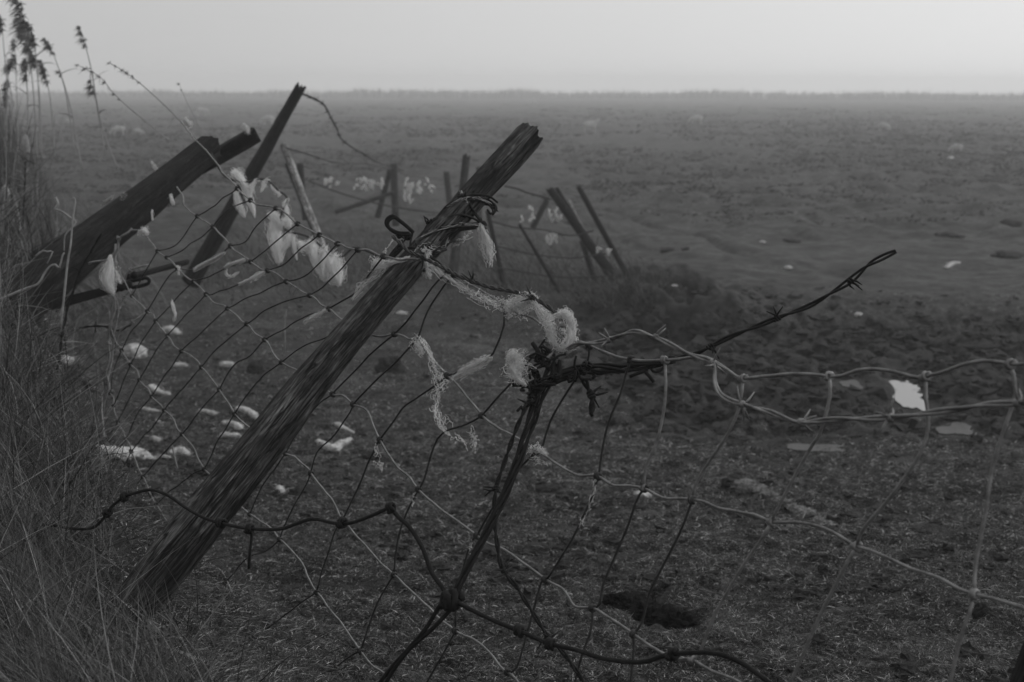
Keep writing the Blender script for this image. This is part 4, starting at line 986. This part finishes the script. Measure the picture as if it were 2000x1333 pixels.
for (lab, x, y, w) in [('tiny white fleece speck near the trampled bank', 1540, 525, 9), ('tiny fleece speck on the trampled pasture under the barbed wire end', 1677, 617, 10), ('fleece speck on top of the crumbling bank', 1318, 562, 9), ('fleece speck in front of the crumbling bank', 1292, 588, 8),
                       ('fleece speck right of the slim tilted post', 1229, 531, 10), ('tiny speck on the pasture under the distant lamb', 1857, 311, 8), ('tiny fleece speck halfway out on the right pasture', 1546, 384, 6), ('tiny fleece speck above the small furrow clods', 1490, 474, 6)]:
    fleece(lab, [(x - 2, y), (x + 2, y)], [w, w], fib=10)

# ------------------------------------------------------------------ clods
def clod(label, px, py, w, h, seed, name='earth_clod', cat='clod', grass=0):
    p, z, _ = ground_hit(px, py); r = w * z[0] / F / 2; hh = h * z[0] / F
    mb = MB(); lump(mb, p[0] + [0, 0, hh * .05], r, r * .8, hh * .8, .38, 2.6, seed, 44, 26, rot=seed)
    return tag(mb.build(name, M['clod']), label, cat)
clod('dark pointed clod seen through the left netting', 500, 728, 40, 26, 3)
clod('dark rounded clod just right of the leaning post', 762, 725, 64, 34, 5)
clod('low dark clod beneath the long wool streamer', 1070, 965, 70, 20, 8)
clod('ragged dark clod right of the post foot', 600, 968, 90, 20, 11)
clod('small dark clod near the right edge under the netting joint', 1917, 1200, 42, 26, 14)
def shade_clod():  # black lumps filling the hollow, painted as dark as its undercut shade
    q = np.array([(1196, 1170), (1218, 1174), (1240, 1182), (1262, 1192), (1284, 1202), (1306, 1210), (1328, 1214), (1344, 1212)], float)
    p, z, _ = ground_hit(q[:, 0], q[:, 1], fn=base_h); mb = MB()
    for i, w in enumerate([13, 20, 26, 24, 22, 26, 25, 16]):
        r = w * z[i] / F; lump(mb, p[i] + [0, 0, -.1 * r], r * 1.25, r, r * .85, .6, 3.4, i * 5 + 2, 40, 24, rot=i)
    tag(mb.build('earth_clod', M['shade_clod']), 'largest black ragged clod coloured as undercut shade at the lower centre right under the netting', 'clod')  # stands in for the shadowed undercut of the hollow
shade_clod()
clod('small clod at the near end of the pale ridge', 1432, 946, 50, 20, 23)
clod('dark broken clod in the crumbling bank', 1318, 600, 70, 46, 26)
clod('lower dark clod of the crumbling bank', 1385, 640, 80, 30, 29)
clod('front dark clod of the crumbling bank', 1268, 650, 60, 40, 31)
for (lab, x, y, w, h, sd_) in [('dark mound out on the pasture near the right edge', 1968, 503, 60, 14, 41), ('long low dark mound out on the right pasture', 1852, 462, 54, 9, 43), ('dark mound in the small row beside the furrow', 1305, 491, 34, 8, 45), ('second dark mound in the row beside the furrow', 1340, 489, 16, 7, 47),
                               ('flat dark mound in the middle of the pasture', 1545, 472, 40, 7, 49), ('small mound at the right edge above the dark one', 1975, 437, 50, 9, 51), ('dark dung pat on the slope near the right edge', 1855, 975, 26, 10, 53)]:
    clod(lab, x, y, w, h, sd_, name='mole_mound', cat='mound')
def ridge():
    mb = MB()
    q = resample(np.array([(1418, 936, 0), (1470, 950, 0), (1530, 978, 0), (1590, 1010, 0), (1640, 1038, 0)], float), n=56)
    p, z, _ = ground_hit(q[:, 0], q[:, 1])
    w = np.interp(np.linspace(0, 1, len(q)), [0, .2, .45, .7, 1], [7, 14, 7, 12, 4]) * z / F
    for i in range(len(q)): lump(mb, p[i] - [0, 0, w[i] * .12], max(w[i] * 2.2, .03), w[i] * 1.3, w[i] * .5, .7, 4, i * 3, 22, 14, rot=i)
    tag(mb.build('bark_strip', mat_simple('pale_rotten_bark', .012, .20, 70, .95, 0, .1, .9, .01)), 'pale crumbly strip of rotten bark lying on the slope behind the netting', 'bark strip')
ridge()

# ------------------------------------------------------------------ metal bar and hook by the long grass
def bar():
    root = thing('iron_bar', P(180.0, 590.0, 4.15), 'dark iron bar with a hooked end pushed through the long grass', 'iron bar')
    def slab(name, px, z0, z1, th):
        a = np.array(px, float); zz = np.linspace(z0, z1, 1)[0]
        f = P(a[:, 0], a[:, 1], np.full(len(a), zz)); b = f + FWD * th; n = len(a); j = np.arange(n); k = (j + 1) % n
        mb = MB(); mb.add(np.vstack([f, b]), [np.arange(n)[None, ::-1], np.arange(n)[None, :] + n, np.stack([j, k, k + n, j + n], -1)])
        o = mb.build(name, M['rust'], root, smooth=False)
    slab('bar', [(96, 592), (138, 577), (210, 559), (246, 551), (252, 553), (254, 563), (236, 568), (222, 572), (134, 597), (100, 606)], 4.15, 4.15, .014)
    mb = MB(); tube(mb, resample(line3([(236, 562), (250, 551), (268, 547), (284, 543), (291, 547), (289, 554), (274, 559), (258, 562), (246, 564)], lambda x, y: 4.14), step=.01), .0055, 8); mb.build('hook', M['rust'], root)
    for (x, y) in [(238, 562), (252, 556), (262, 538)]:
        mb = MB(); lump(mb, P(float(x), float(y), 4.13), .011, .009, .011, .3, 3, x, 14, 10); mb.build('bolt', M['rust'], root)
bar()
post_at(250, 542, 366, 512, 4.5, 4.9, 13, 11, M['darkpost'], 'short dark broken rail behind the hooked iron bar', name='fence_rail', seed=33, jag=.4)

# ------------------------------------------------------------------ pale bent stems
for (lab, px, z, r) in [
  ('tall pale bent stem rising in front of the heavy low post', [(118, 640), (124, 590), (132, 514), (138, 478), (142, 430), (147, 396), (145, 387), (139, 390)], 3.7, .0035),
  ('forked pale twig leaning over the grass left of the iron bar', [(-10, 590), (40, 568), (74, 555), (85, 538), (97, 521), (108, 517), (116, 523), (122, 500), (126, 494)], 3.6, .004),
  ('crooked pale twig crossing the tall bent stem', [(108, 386), (114, 400), (106, 408), (122, 414), (138, 426), (148, 434), (138, 448), (127, 460), (125, 490)], 3.75, .0035),
  ('pale thin stem left of the tall bent stem', [(70, 500), (84, 490), (92, 492), (103, 492), (92, 515)], 3.65, .003),
  ('short upright dead stem in front of the largest fleece', [(346, 915), (342, 898), (338, 880), (337, 870)], 3.6, .0028),
  ('slender dead stalk standing on the pasture behind the netting', [(556, 688), (557, 660), (556, 632), (560, 605)], 5.6, .0028)]:
    mb = MB(); p = resample(line3(px, lambda x, y: z), step=.02); tube(mb, p, np.linspace(r, r * .5, len(p)), 6)
    tag(mb.build('dead_twig', M['twig']), lab, 'dead twig')

# ------------------------------------------------------------------ reeds with plumes
def reed(label, px, z, plume, group=None, r=.0045, name='reed', pw=.03, hang=.5):
    """px: stem pixels from foot to tip; plume: fraction of the stem that carries the plume"""
    root = thing(name, P(float(px[0][0]), float(px[0][1]), z), label, 'reed', group)
    p = resample(line3(px, lambda x, y: z), step=.04)
    mb = MB(); tube(mb, p, np.linspace(r, r * .45, len(p)), 6, tone=.75); st = mb.build('stem', M['reed'], root, tone=True)
    k0 = int(len(p) * (1 - plume)); q = p[k0:]
    n = int(170 * max(.3, pw / .03)); i = rng.integers(0, len(q), n)
    d = rng.normal(size=(n, 3)) * .5 + np.array([-.55, 0, .2]); d /= np.linalg.norm(d, axis=1)[:, None]
    mb = MB(); ln = pw * .8 * (.6 + 1.3 * rng.random(n)) * np.interp(i / len(q), [0, .3, 1], [.6, 1.2, .6])
    ribbons(mb, q[i], ln, d, np.tile([-.15, 0, -hang], (n, 1)), np.full(n, .0055 * pw / .03), 4, np.clip(rng.normal(.2, .15, n), 0, 1))
    mb.build('plume', M['reed'], root, tone=True)
    if name != 'reed': return root
    nl = 3; ii = rng.integers(2, max(3, int(len(p) * .7)), nl)
    mb = MB(); d = np.stack([rng.normal(0, .6, nl), rng.normal(0, .4, nl), np.abs(rng.normal(.6, .3, nl))], -1)
    ribbons(mb, p[ii], rng.uniform(.08, .18, nl), d, np.tile([-.2, 0, -.6], (nl, 1)), np.full(nl, .008), 6, np.full(nl, .6)); mb.build('leaves', M['reed'], st, tone=True)
    return root
reed('reed with the drooping plume cut by the left edge of the photo', [(12, 300), (14, 180), (8, 100), (2, 40), (-8, 28)], 9.0, .18, pw=.045)
reed('tallest reed with a ragged plume at the top edge', [(72, 310), (66, 190), (56, 100), (46, 45), (40, 10), (26, -8)], 9.2, .35, pw=.06)
reed('reed with the thickest dark plume below the tallest one', [(78, 300), (76, 190), (70, 110), (64, 70), (56, 50), (38, 38)], 9.0, .25, pw=.055)
reed('reed with a dark plume leaning right of the thickest plume', [(82, 310), (78, 200), (72, 140), (66, 112), (58, 96)], 9.1, .22, pw=.045)
reed('reed with a blurred hanging plume low at the left', [(20, 300), (24, 200), (16, 150), (26, 124), (30, 118)], 9.4, .25, pw=.045)
reed('reed with an upright plume in the middle of the clump', [(56, 320), (54, 200), (52, 150), (52, 130), (50, 118)], 9.3, .24, pw=.04)
reed('short reed with a drooping plume at the right of the clump', [(108, 310), (100, 210), (92, 160), (86, 135), (80, 120)], 9.2, .26, pw=.04)
reed('reed with a small pointed black plume standing apart', [(146, 300), (130, 190), (118, 145), (104, 105), (96, 90), (88, 78)], 8.6, .2, pw=.03, hang=.2)
reed('bare leaning reed with one dark bud below the pointed plume', [(160, 330), (140, 220), (124, 160), (116, 142)], 8.5, .1, pw=.022, hang=.2)
reed('faint reed with a small feathery plume right of the clump', [(205, 300), (190, 210), (178, 135), (164, 80), (156, 55)], 8.0, .17, pw=.03)
reed('nodding grass with a heavy hanging head below the faint reed', [(230, 330), (200, 250), (184, 170), (180, 140), (176, 150), (182, 182)], 7.5, .14, pw=.03)
reed('dim reed with a wispy plume behind the upright one', [(36, 320), (34, 220), (30, 110), (28, 80)], 10.5, .2, pw=.035)
reed('lowest dim reed at the left of the clump', [(6, 320), (10, 240), (14, 185), (16, 160)], 9.8, .3, pw=.04)
reed('long diagonal grass stem with seed head against the sky', [(400, 290), (350, 235), (315, 200), (272, 162), (240, 138), (215, 124)], 5.6, .36, name='meadow_grass', r=.003, pw=.016, hang=.1)
reed('longer diagonal grass stem crossing the horizon with a loose head', [(330, 275), (285, 238), (245, 205), (215, 175), (195, 150), (152, 128)], 5.8, .5, name='meadow_grass', r=.0028, pw=.018, hang=.2)
reed('thin grass stem rising above the horizon behind the low post', [(400, 285), (385, 240), (365, 200), (350, 165)], 6.2, .2, name='meadow_grass', r=.002, pw=.01, hang=.1)
# dead thistle
def thistle(label, x, y0, y1, z, seed):
    root = thing('dead_thistle', P(float(x), float(y0), z), label, 'thistle')
    p = resample(line3([(x - 4, y0), (x + 2, (y0 + y1) / 2), (x + 4, y1)], lambda a, b: z), step=.03)
    mb = MB(); tube(mb, p, np.linspace(.006, .003, len(p)), 6); mb.build('stem', M['clod'], root)
    n = 110; i = rng.integers(len(p) // 4, len(p), n); d = rng.normal(size=(n, 3)); d[:, 2] = np.abs(d[:, 2]) * .6; d /= np.linalg.norm(d, axis=1)[:, None]
    mb = MB(); ribbons(mb, p[i], rng.uniform(.02, .065, n), d, rng.normal(0, .5, (n, 3)), np.full(n, .009), 4, np.full(n, .1)); mb.build('leaves', M['reed'], root, tone=True)
    mb = MB(); lump(mb, p[-1], .02, .02, .05, .3, 3, seed, 14, 10); mb.build('seed_head', M['twig'], root)
thistle('dead dark thistle with a pale seed head above the long grass', 46, 470, 288, 6.4, 3)
thistle('dead dark thistle lower and further left', 6, 450, 385, 6.2, 8)

# ------------------------------------------------------------------ sheep
def sheep_mesh(name, grazing, lying=False):
    V = []; E = []; R = []
    def a(p, r, par=None):
        V.append(p); R.append(r)
        if par is not None: E.append((par, len(V) - 1))
        return len(V) - 1
    hz = .30 if lying else .56
    m0 = a((0, 0, hz), .20); hp = a((-.26, 0, hz + .01), .20, m0); rp = a((-.42, 0, hz - .01), .13, hp)
    ch = a((.26, 0, hz + .01), .19, m0); tail = a((-.50, 0, hz - .12), .035, rp)
    if grazing: nk = a((.46, 0, hz - .06), .10, ch); hd = a((.58, 0, hz - .28), .075, nk); mz = a((.66, 0, hz - .42), .045, hd)
    else: nk = a((.42, 0, hz + .16), .10, ch); hd = a((.52, 0, hz + .30), .085, nk); mz = a((.66, 0, hz + .24), .05, hd)
    for s in (-1, 1):
        a((hd_ := V[hd])[0:1] + (s * .11, hd_[2] + .02), .025, hd)
        for (x, par, bk) in ((-.30, hp, -.05), (.28, ch, .03)):
            if lying:
                t = a((x + .10, s * .17, .10), .06, par); a((x + .24, s * .18, .04), .03, t)
            else:
                t = a((x, s * .10, .36), .075, par); k = a((x + bk, s * .10, .20), .036, t); f = a((x, s * .10, .03), .030, k)
    me = bpy.data.meshes.new(name); me.from_pydata(V, E, [])
    o = bpy.data.objects.new(name, me); COL.objects.link(o)
    sk = o.modifiers.new('s', 'SKIN'); ss = o.modifiers.new('d', 'SUBSURF'); ss.levels = 2; ss.render_levels = 2
    for i, r in enumerate(R): me.skin_vertices[0].data[i].radius = (r, r)
    me.skin_vertices[0].data[0].use_root = True
    dg = bpy.context.evaluated_depsgraph_get(); dg.update()
    m2 = bpy.data.meshes.new_from_object(o.evaluated_get(dg)); bpy.data.objects.remove(o)
    n = len(m2.vertices); c = np.zeros(n * 3); m2.vertices.foreach_get('co', c); c = c.reshape(-1, 3)
    body = (c[:, 2] > (.1 if lying else .33)) & (c[:, 0] < .42)
    k = 1 + .10 * body * fbm(c[:, 0] * 16 + c[:, 2] * 9, c[:, 1] * 16 + 4, 2, 2)
    cen = np.stack([c[:, 0], c[:, 1] * 0, np.full(n, hz)], -1); c = np.where(body[:, None], cen + (c - cen) * k[:, None], c)
    m2.vertices.foreach_set('co', c.ravel()); m2.polygons.foreach_set('use_smooth', np.ones(len(m2.polygons), bool)); m2.update()
    for p_ in m2.polygons:
        q = p_.center
        p_.material_index = 1 if (q.x > .47 or (q.z < .30 and not lying and abs(q.y) > .03)) else 0
    return m2
SH = {k: sheep_mesh('sheep', *v) for k, v in {'graze': (True, False), 'stand': (False, False), 'lie': (False, True)}.items()}
def sheep(label, px, py, wpx, kind, yaw, scale=None, dark=False):
    p, z, _ = ground_hit(px, py); me = SH[kind].copy(); me.materials.clear()
    me.materials.append(M['sheepwool']); me.materials.append(M['darkface' if dark else 'face'])
    o = bpy.data.objects.new('sheep', me); COL.objects.link(o)
    s = scale or 1.0
    o.location = p[0]; o.rotation_euler = (0, 0, yaw); o.scale = (s * .85, s * .85, s * .85)
    return tag(o, label, 'sheep', 'sheep on the misty pasture')
def szs(px, py, wpx, frac):  # scale that gives the width seen in the photo
    _, z, _ = ground_hit(px, py); return float(np.clip(wpx * z[0] / F / (1.15 * frac), .45, 1.35))
sheep('pale sheep lying near the left edge of the misty pasture', 135, 241, 24, 'lie', 2.6, szs(135, 241, 18, .9))
sheep('bright sheep grazing nearest behind the heavy low post', 232, 266, 38, 'graze', 3.3, szs(232, 266, 36, 1))
sheep('smaller sheep grazing just right of the bright grazing one', 270, 266, 26, 'graze', .2, szs(270, 266, 26, 1))
sheep('grey sheep with a dark face grazing near the thin grass stem', 394, 228, 34, 'graze', .15, szs(394, 228, 32, 1), True)
sheep('pale sheep half hidden behind the tall dark leaning post', 524, 246, 36, 'graze', 3.0, szs(524, 246, 36, 1))
sheep('pale sheep standing in the middle of the misty pasture', 1152, 260, 42, 'stand', .12, szs(1152, 260, 40, 1))
sheep('very faint sheep far off near the middle of the horizon', 1042, 206, 14, 'graze', .4, szs(1042, 206, 14, .8))
sheep('faint sheep grazing beyond the middle of the pasture', 1360, 244, 36, 'graze', 3.2, szs(1360, 244, 34, 1))
sheep('dark backed sheep seen three quarters from behind at the right', 1726, 258, 28, 'graze', -.9, szs(1726, 258, 26, .8))
sheep('pale lamb grazing nearest to the right edge of the pasture', 1868, 300, 26, 'graze', 2.75, szs(1868, 300, 26, .9))
# ------------------------------------------------------------------ vegetation nobody could count
def turf():
    n = 760000
    x = rng.uniform(-160, 2160, n); y = 560 + 880 * rng.random(n) ** .66
    p, z, ok = ground_hit(x, y)
    pc = bank_coord(p[:, 0], p[:, 1])
    keep = ok & (pc > -.3) & (z < 16) & (rng.random(n) > .96 * np.clip(mud_mask(p[:, 0], p[:, 1]) * 1.15, 0, 1))
    for (hx, hy, rx, ry, dep) in HOLLOWS:
        if dep > 0.04: keep &= (((p[:, 0] - hx) / rx) ** 2 + ((p[:, 1] - hy) / ry) ** 2) > 1.1
    patch = fbm(p[:, 0] * 5, p[:, 1] * 5, 3, 40)
    keep &= rng.random(n) < np.clip(.75 + 1.1 * patch, .12, 1)
    p = p[keep]; z = z[keep]; patch = patch[keep]; n = len(p)
    ln = rng.uniform(.008, .022, n) * (1 + .5 * patch) * np.clip(z / 4, .9, 1.6)
    d = rng.normal(size=(n, 3)) * np.array([.8, .8, .45]); d[:, 2] = np.abs(d[:, 2]) + .25; d /= np.linalg.norm(d, axis=1)[:, None]
    b = np.stack([rng.normal(0, .5, n), rng.normal(0, .5, n), -rng.uniform(.2, .7, n)], -1)
    tone = np.clip(rng.gamma(.8, .14, n) + .10 * patch + (rng.random(n) < .10) * rng.uniform(.15, .8, n), 0, 1)
    mb = MB(); ribbons(mb, p, ln, d, b, rng.uniform(.0013, .0030, n) * np.clip(z / 4, .8, 1.8), 3, tone)
    tag(mb.build('short_turf', M['turf'], tone=True), kind='stuff')
turf()

def crumbs():
    """crumbs and small clods of soil on the trampled ground and the slope"""
    n = 15000
    x = rng.uniform(-150, 2150, n); y = rng.uniform(560, 1400, n)
    p, z, ok = ground_hit(x, y)
    mm = mud_mask(p[:, 0], p[:, 1])
    bank = np.exp(-((x - 1300) / 130) ** 2 - ((y - 620) / 45) ** 2)
    keep = ok & (bank_coord(p[:, 0], p[:, 1]) > .1) & (z < 15) & (rng.random(n) < np.maximum(mm, .22 + .8 * fbm(p[:, 0] * 1.5, p[:, 1] * 1.5, 2, 55)) + bank)
    for (hx, hy, rx, ry, zw) in POOLS: keep &= (((p[:, 0] - hx) / rx) ** 2 + ((p[:, 1] - hy) / ry) ** 2) > 1.7
    p = p[keep]; z = z[keep]; mm = np.maximum(mm[keep], bank[keep]); n = len(p)
    nu, nv = 8, 6
    u, w = np.meshgrid(np.linspace(0, 2 * np.pi, nu, endpoint=False), np.linspace(-np.pi / 2, np.pi / 2, nv))
    d = np.stack([np.cos(w) * np.cos(u), np.cos(w) * np.sin(u), np.sin(w)], -1).reshape(-1, 3)
    r = (.005 + .016 * rng.random(n) ** 3) * (1 + 2.2 * mm)
    k = 1 + .35 * rng.normal(size=(n, len(d)))
    k[:, :nu] = 1; k[:, -nu:] = 1
    s = np.stack([rng.uniform(.8, 1.7, n), rng.uniform(.8, 1.7, n), rng.uniform(.4, .9, n)], -1) * r[:, None]
    v = p[:, None, :] + d[None] * k[..., None] * s[:, None, :]
    i = np.arange(nv - 1)[:, None] * nu; j = np.arange(nu)[None, :]; kk = (j + 1) % nu
    f = np.stack([i + j, i + kk, i + nu + kk, i + nu + j], -1).reshape(-1, 4)
    f = (f[None] + (np.arange(n) * len(d))[:, None, None]).reshape(-1, 4)
    mb = MB(); mb.add(v.reshape(-1, 3), f)
    tag(mb.build('soil_crumbs', M['clod'], smooth=False), kind='stuff')
crumbs()

def long_grass():
    n = 100000
    x = rng.uniform(-330, 470, n); y = rng.uniform(330, 1560, n)
    p, z, ok = ground_hit(x, y)
    pc = bank_coord(p[:, 0], p[:, 1]) + .10 * fbm(p[:, 0] * 2, p[:, 1] * 2, 2, 50)
    edge = np.interp(p[:, 1], [1, 2, 3, 4.5, 7, 9], [-.06, -.02, -.06, -.05, .2, .4])
    keep = ok & (z > 1.15) & (z < 13) & (rng.random(n) < 1 - sstep(edge - .20, edge + .16, pc)) & ~((x > 215) & (y > 1020) & (y < 1345) & (rng.random(n) < .86)) & ~((x > 130) & (y > 980) & (y < 1440) & (rng.random(n) < .45))
    p = p[keep]; z = z[keep]; n = len(p)
    tall = rng.random(n)
    far = np.clip((z - 2) / 5, 0, 1)
    deep = sstep(.05, -.5, pc[keep])
    ln = np.where(tall < .76, rng.uniform(.05, .15, n), rng.uniform(.14, .30, n)) * (1 + 1.3 * far) * (.75 + .6 * deep)
    # the clumps lie over to the left, with stray blades in every direction
    lean = fbm(p[:, 0] * 1.6, p[:, 1] * 1.6, 2, 52)
    d = np.stack([-.75 + .7 * lean + rng.normal(0, .42, n), rng.normal(-.05, .35, n), np.full(n, .72)], -1)
    st = rng.random(n) < .16; d[st, 0] = rng.uniform(-.2, 1.1, st.sum())
    d /= np.linalg.norm(d, axis=1)[:, None]
    b = np.stack([-rng.uniform(-.1, .45, n), rng.normal(0, .2, n), -rng.uniform(.02, .35, n)], -1)
    tone = np.clip(rng.gamma(1.5, .2, n), 0, 1)
    wd = rng.uniform(.0010, .0028, n) * np.clip(z / 2.6, .8, 2.0)
    br = rng.random(n) < .07; wd[br] *= 2.0; b[br, 2] -= rng.uniform(.2, .9, br.sum()); b[br, 0] += rng.normal(0, .5, br.sum())
    mb = MB(); ribbons(mb, p - [0, 0, .01], ln, d, b, wd, 7, tone)
    tag(mb.build('long_grass', M['drygrass'], tone=True), kind='stuff')
long_grass()

def post_foot_grass():
    """blades standing in front of the foot of the leaning post"""
    n = 240
    x = np.concatenate([rng.normal(290, 45, 120), rng.uniform(150, 430, 120)]); y = np.concatenate([rng.normal(1270, 40, 120), rng.uniform(1230, 1420, 120)])
    p, z, ok = ground_hit(x, y)
    ln = rng.uniform(.05, .18, n); d = np.stack([rng.normal(-.35, .38, n), rng.normal(-.05, .2, n), np.full(n, .85)], -1); d /= np.linalg.norm(d, axis=1)[:, None]
    b = np.stack([-rng.uniform(-.15, .35, n), rng.normal(0, .15, n), -rng.uniform(.02, .3, n)], -1)
    mb = MB(); ribbons(mb, p, ln, d, b, rng.uniform(.0016, .0032, n), 7, np.clip(rng.gamma(2.2, .18, n), 0, 1))
    tag(mb.build('post_foot_grass', M['drygrass'], tone=True), kind='stuff')
post_foot_grass()

def far_bank_grass():
    n = 16000
    x = rng.uniform(380, 1330, n); y = rng.uniform(395, 610, n)
    p, z, ok = ground_hit(x, y)
    line = np.interp(x, [380, 560, 700, 900, 1100, 1260, 1330], [520, 520, 500, 510, 530, 575, 600])
    keep = ok & (rng.random(n) < np.exp(-((y - line) / 48) ** 2)) & (p[:, 1] > 9.5)
    p = p[keep]; z = z[keep]; n = len(p); xx = x[keep]
    ln = rng.uniform(.06, .26, n) * (1 - sstep(1180, 1330, xx)) + .04; d = np.stack([rng.normal(-.15, .4, n), rng.normal(0, .3, n), np.full(n, .9)], -1); d /= np.linalg.norm(d, axis=1)[:, None]
    b = np.stack([rng.normal(-.15, .25, n), rng.normal(0, .2, n), -rng.uniform(.1, .5, n)], -1)
    mb = MB(); ribbons(mb, p, ln, d, b, rng.uniform(.004, .010, n), 5, np.clip(rng.gamma(2, .2, n), 0, 1))
    tag(mb.build('rough_grass', M['tussock'], tone=True), kind='stuff')
far_bank_grass()

def bank_grass():
    """taller rough growth on the bank behind the low posts and round the reeds"""
    n = 26000
    x = rng.uniform(-260, 560, n); y = rng.uniform(175, 620, n)
    p, z, ok = ground_hit(x, y)
    pc = bank_coord(p[:, 0], p[:, 1])
    keep = ok & (p[:, 1] > 5) & (p[:, 1] < 22) & (rng.random(n) < 1 - sstep(.1, 1.2, pc + .3 * fbm(p[:, 0], p[:, 1], 2, 60)))
    p = p[keep]; z = z[keep]; n = len(p)
    ln = rng.uniform(.15, .55, n) * (1 + .7 * sstep(-1.2, -2.6, p[:, 0] + .05 * p[:, 1]))
    d = np.stack([rng.normal(-.42, .35, n), rng.normal(0, .3, n), np.full(n, .85)], -1); d /= np.linalg.norm(d, axis=1)[:, None]
    b = np.stack([-rng.uniform(0, .5, n), rng.normal(0, .2, n), -rng.uniform(.05, .5, n)], -1)
    mb = MB(); ribbons(mb, p, ln, d, b, rng.uniform(.004, .010, n), 6, np.clip(rng.gamma(2, .17, n), 0, 1))
    tag(mb.build('bank_grass', M['drygrass'], tone=True), kind='stuff')
bank_grass()

def reed_bed():
    """tall dim growth along the ditch at the far left"""
    n = 22000
    x = rng.uniform(-400, 330, n); y = rng.uniform(255, 480, n)
    p, z, ok = ground_hit(x, y)
    pc = bank_coord(p[:, 0], p[:, 1])
    keep = ok & (p[:, 1] > 6.2) & (p[:, 1] < 20) & (rng.random(n) < 1 - sstep(.0, 1.0, pc + .5 * fbm(p[:, 1], p[:, 0], 2, 61)))
    p = p[keep]; z = z[keep]; n = len(p); xx = x[keep]
    ln = rng.uniform(.2, .75, n) * (1.1 - .6 * sstep(-.6, .5, pc[keep]))
    d = np.stack([rng.normal(-.22, .22, n), rng.normal(0, .2, n), np.full(n, .95)], -1); d /= np.linalg.norm(d, axis=1)[:, None]
    b = np.stack([-rng.uniform(-.05, .35, n), rng.normal(0, .1, n), -rng.uniform(0, .25, n)], -1)
    mb = MB(); ribbons(mb, p, ln, d, b, rng.uniform(.004, .009, n), 6, np.clip(rng.gamma(2, .13, n), 0, 1))
    tag(mb.build('reed_bed', M['drygrass'], tone=True), kind='stuff')
reed_bed()

def tussocks():
    n = 9000
    px = rng.uniform(-150, 2150, n); py = 188 + 250 * rng.random(n) ** 1.25
    p, z, ok = ground_hit(px, py)
    keep = ok & (p[:, 1] > 15) & (p[:, 1] < 150) & (rng.random(n) < np.clip(.6 + 1.3 * fbm(p[:, 0] * .2, p[:, 1] * .08, 3, 70), .03, 1) * sstep(15, 30, p[:, 1]))
    p = p[keep]; z = z[keep]; n = len(p); k = 22
    r = rng.uniform(.10, .42, n) * np.clip(z / 36, .5, 1.6)
    th = rng.random((n, k)) * 2 * np.pi; rr = np.sqrt(rng.random((n, k))) * r[:, None]
    base = np.stack([p[:, 0, None] + rr * np.cos(th) * 1.7, p[:, 1, None] + rr * np.sin(th), np.broadcast_to(p[:, 2, None] - .02, (n, k))], -1).reshape(-1, 3)
    m = len(base); ln = np.repeat(r, k) * rng.uniform(.3, .65, m)
    d = np.stack([np.cos(th).ravel() * .6 + rng.normal(0, .4, m), np.sin(th).ravel() * .5, np.full(m, .7)], -1); d /= np.linalg.norm(d, axis=1)[:, None]
    b = np.stack([d[:, 0] * .5, d[:, 1] * .4, -rng.uniform(.3, .8, m)], -1)
    mb = MB(); ribbons(mb, base, ln, d, b, np.repeat(r, k) * rng.uniform(.08, .2, m), 4, np.clip(rng.gamma(1.6, .2, m), 0, 1))
    tag(mb.build('pasture_tussocks', M['tussock'], tone=True), kind='stuff')
tussocks()

def fringe():
    n = 26000
    x = rng.uniform(-170, 170, n); y = 222 + rng.uniform(-3, 6, n) + 6 * fbm(x * .02, x * 0, 2, 80)
    h = height(x, y)
    dens = fbm(x * .09, x * 0 + 3, 3, 81) + .5 * fbm(x * .5, x * 0, 2, 82)
    ln = (1.0 + .35 * dens + .6 * rng.random(n) ** 4) * (.85 + .15 * sstep(-60, 10, x))
    d = np.stack([rng.normal(0, .08, n), rng.normal(0, .08, n), np.ones(n)], -1); b = rng.normal(0, .1, (n, 3))
    mb = MB(); ribbons(mb, np.stack([x, y, h - .05], -1), ln, d, b, rng.uniform(.06, .2, n), 3, rng.random(n))
    tag(mb.build('reed_fringe', M['fringe'], tone=True), kind='stuff')
fringe()
for o in list(bpy.data.objects):
    if '_loc' in o.keys(): del o['_loc']
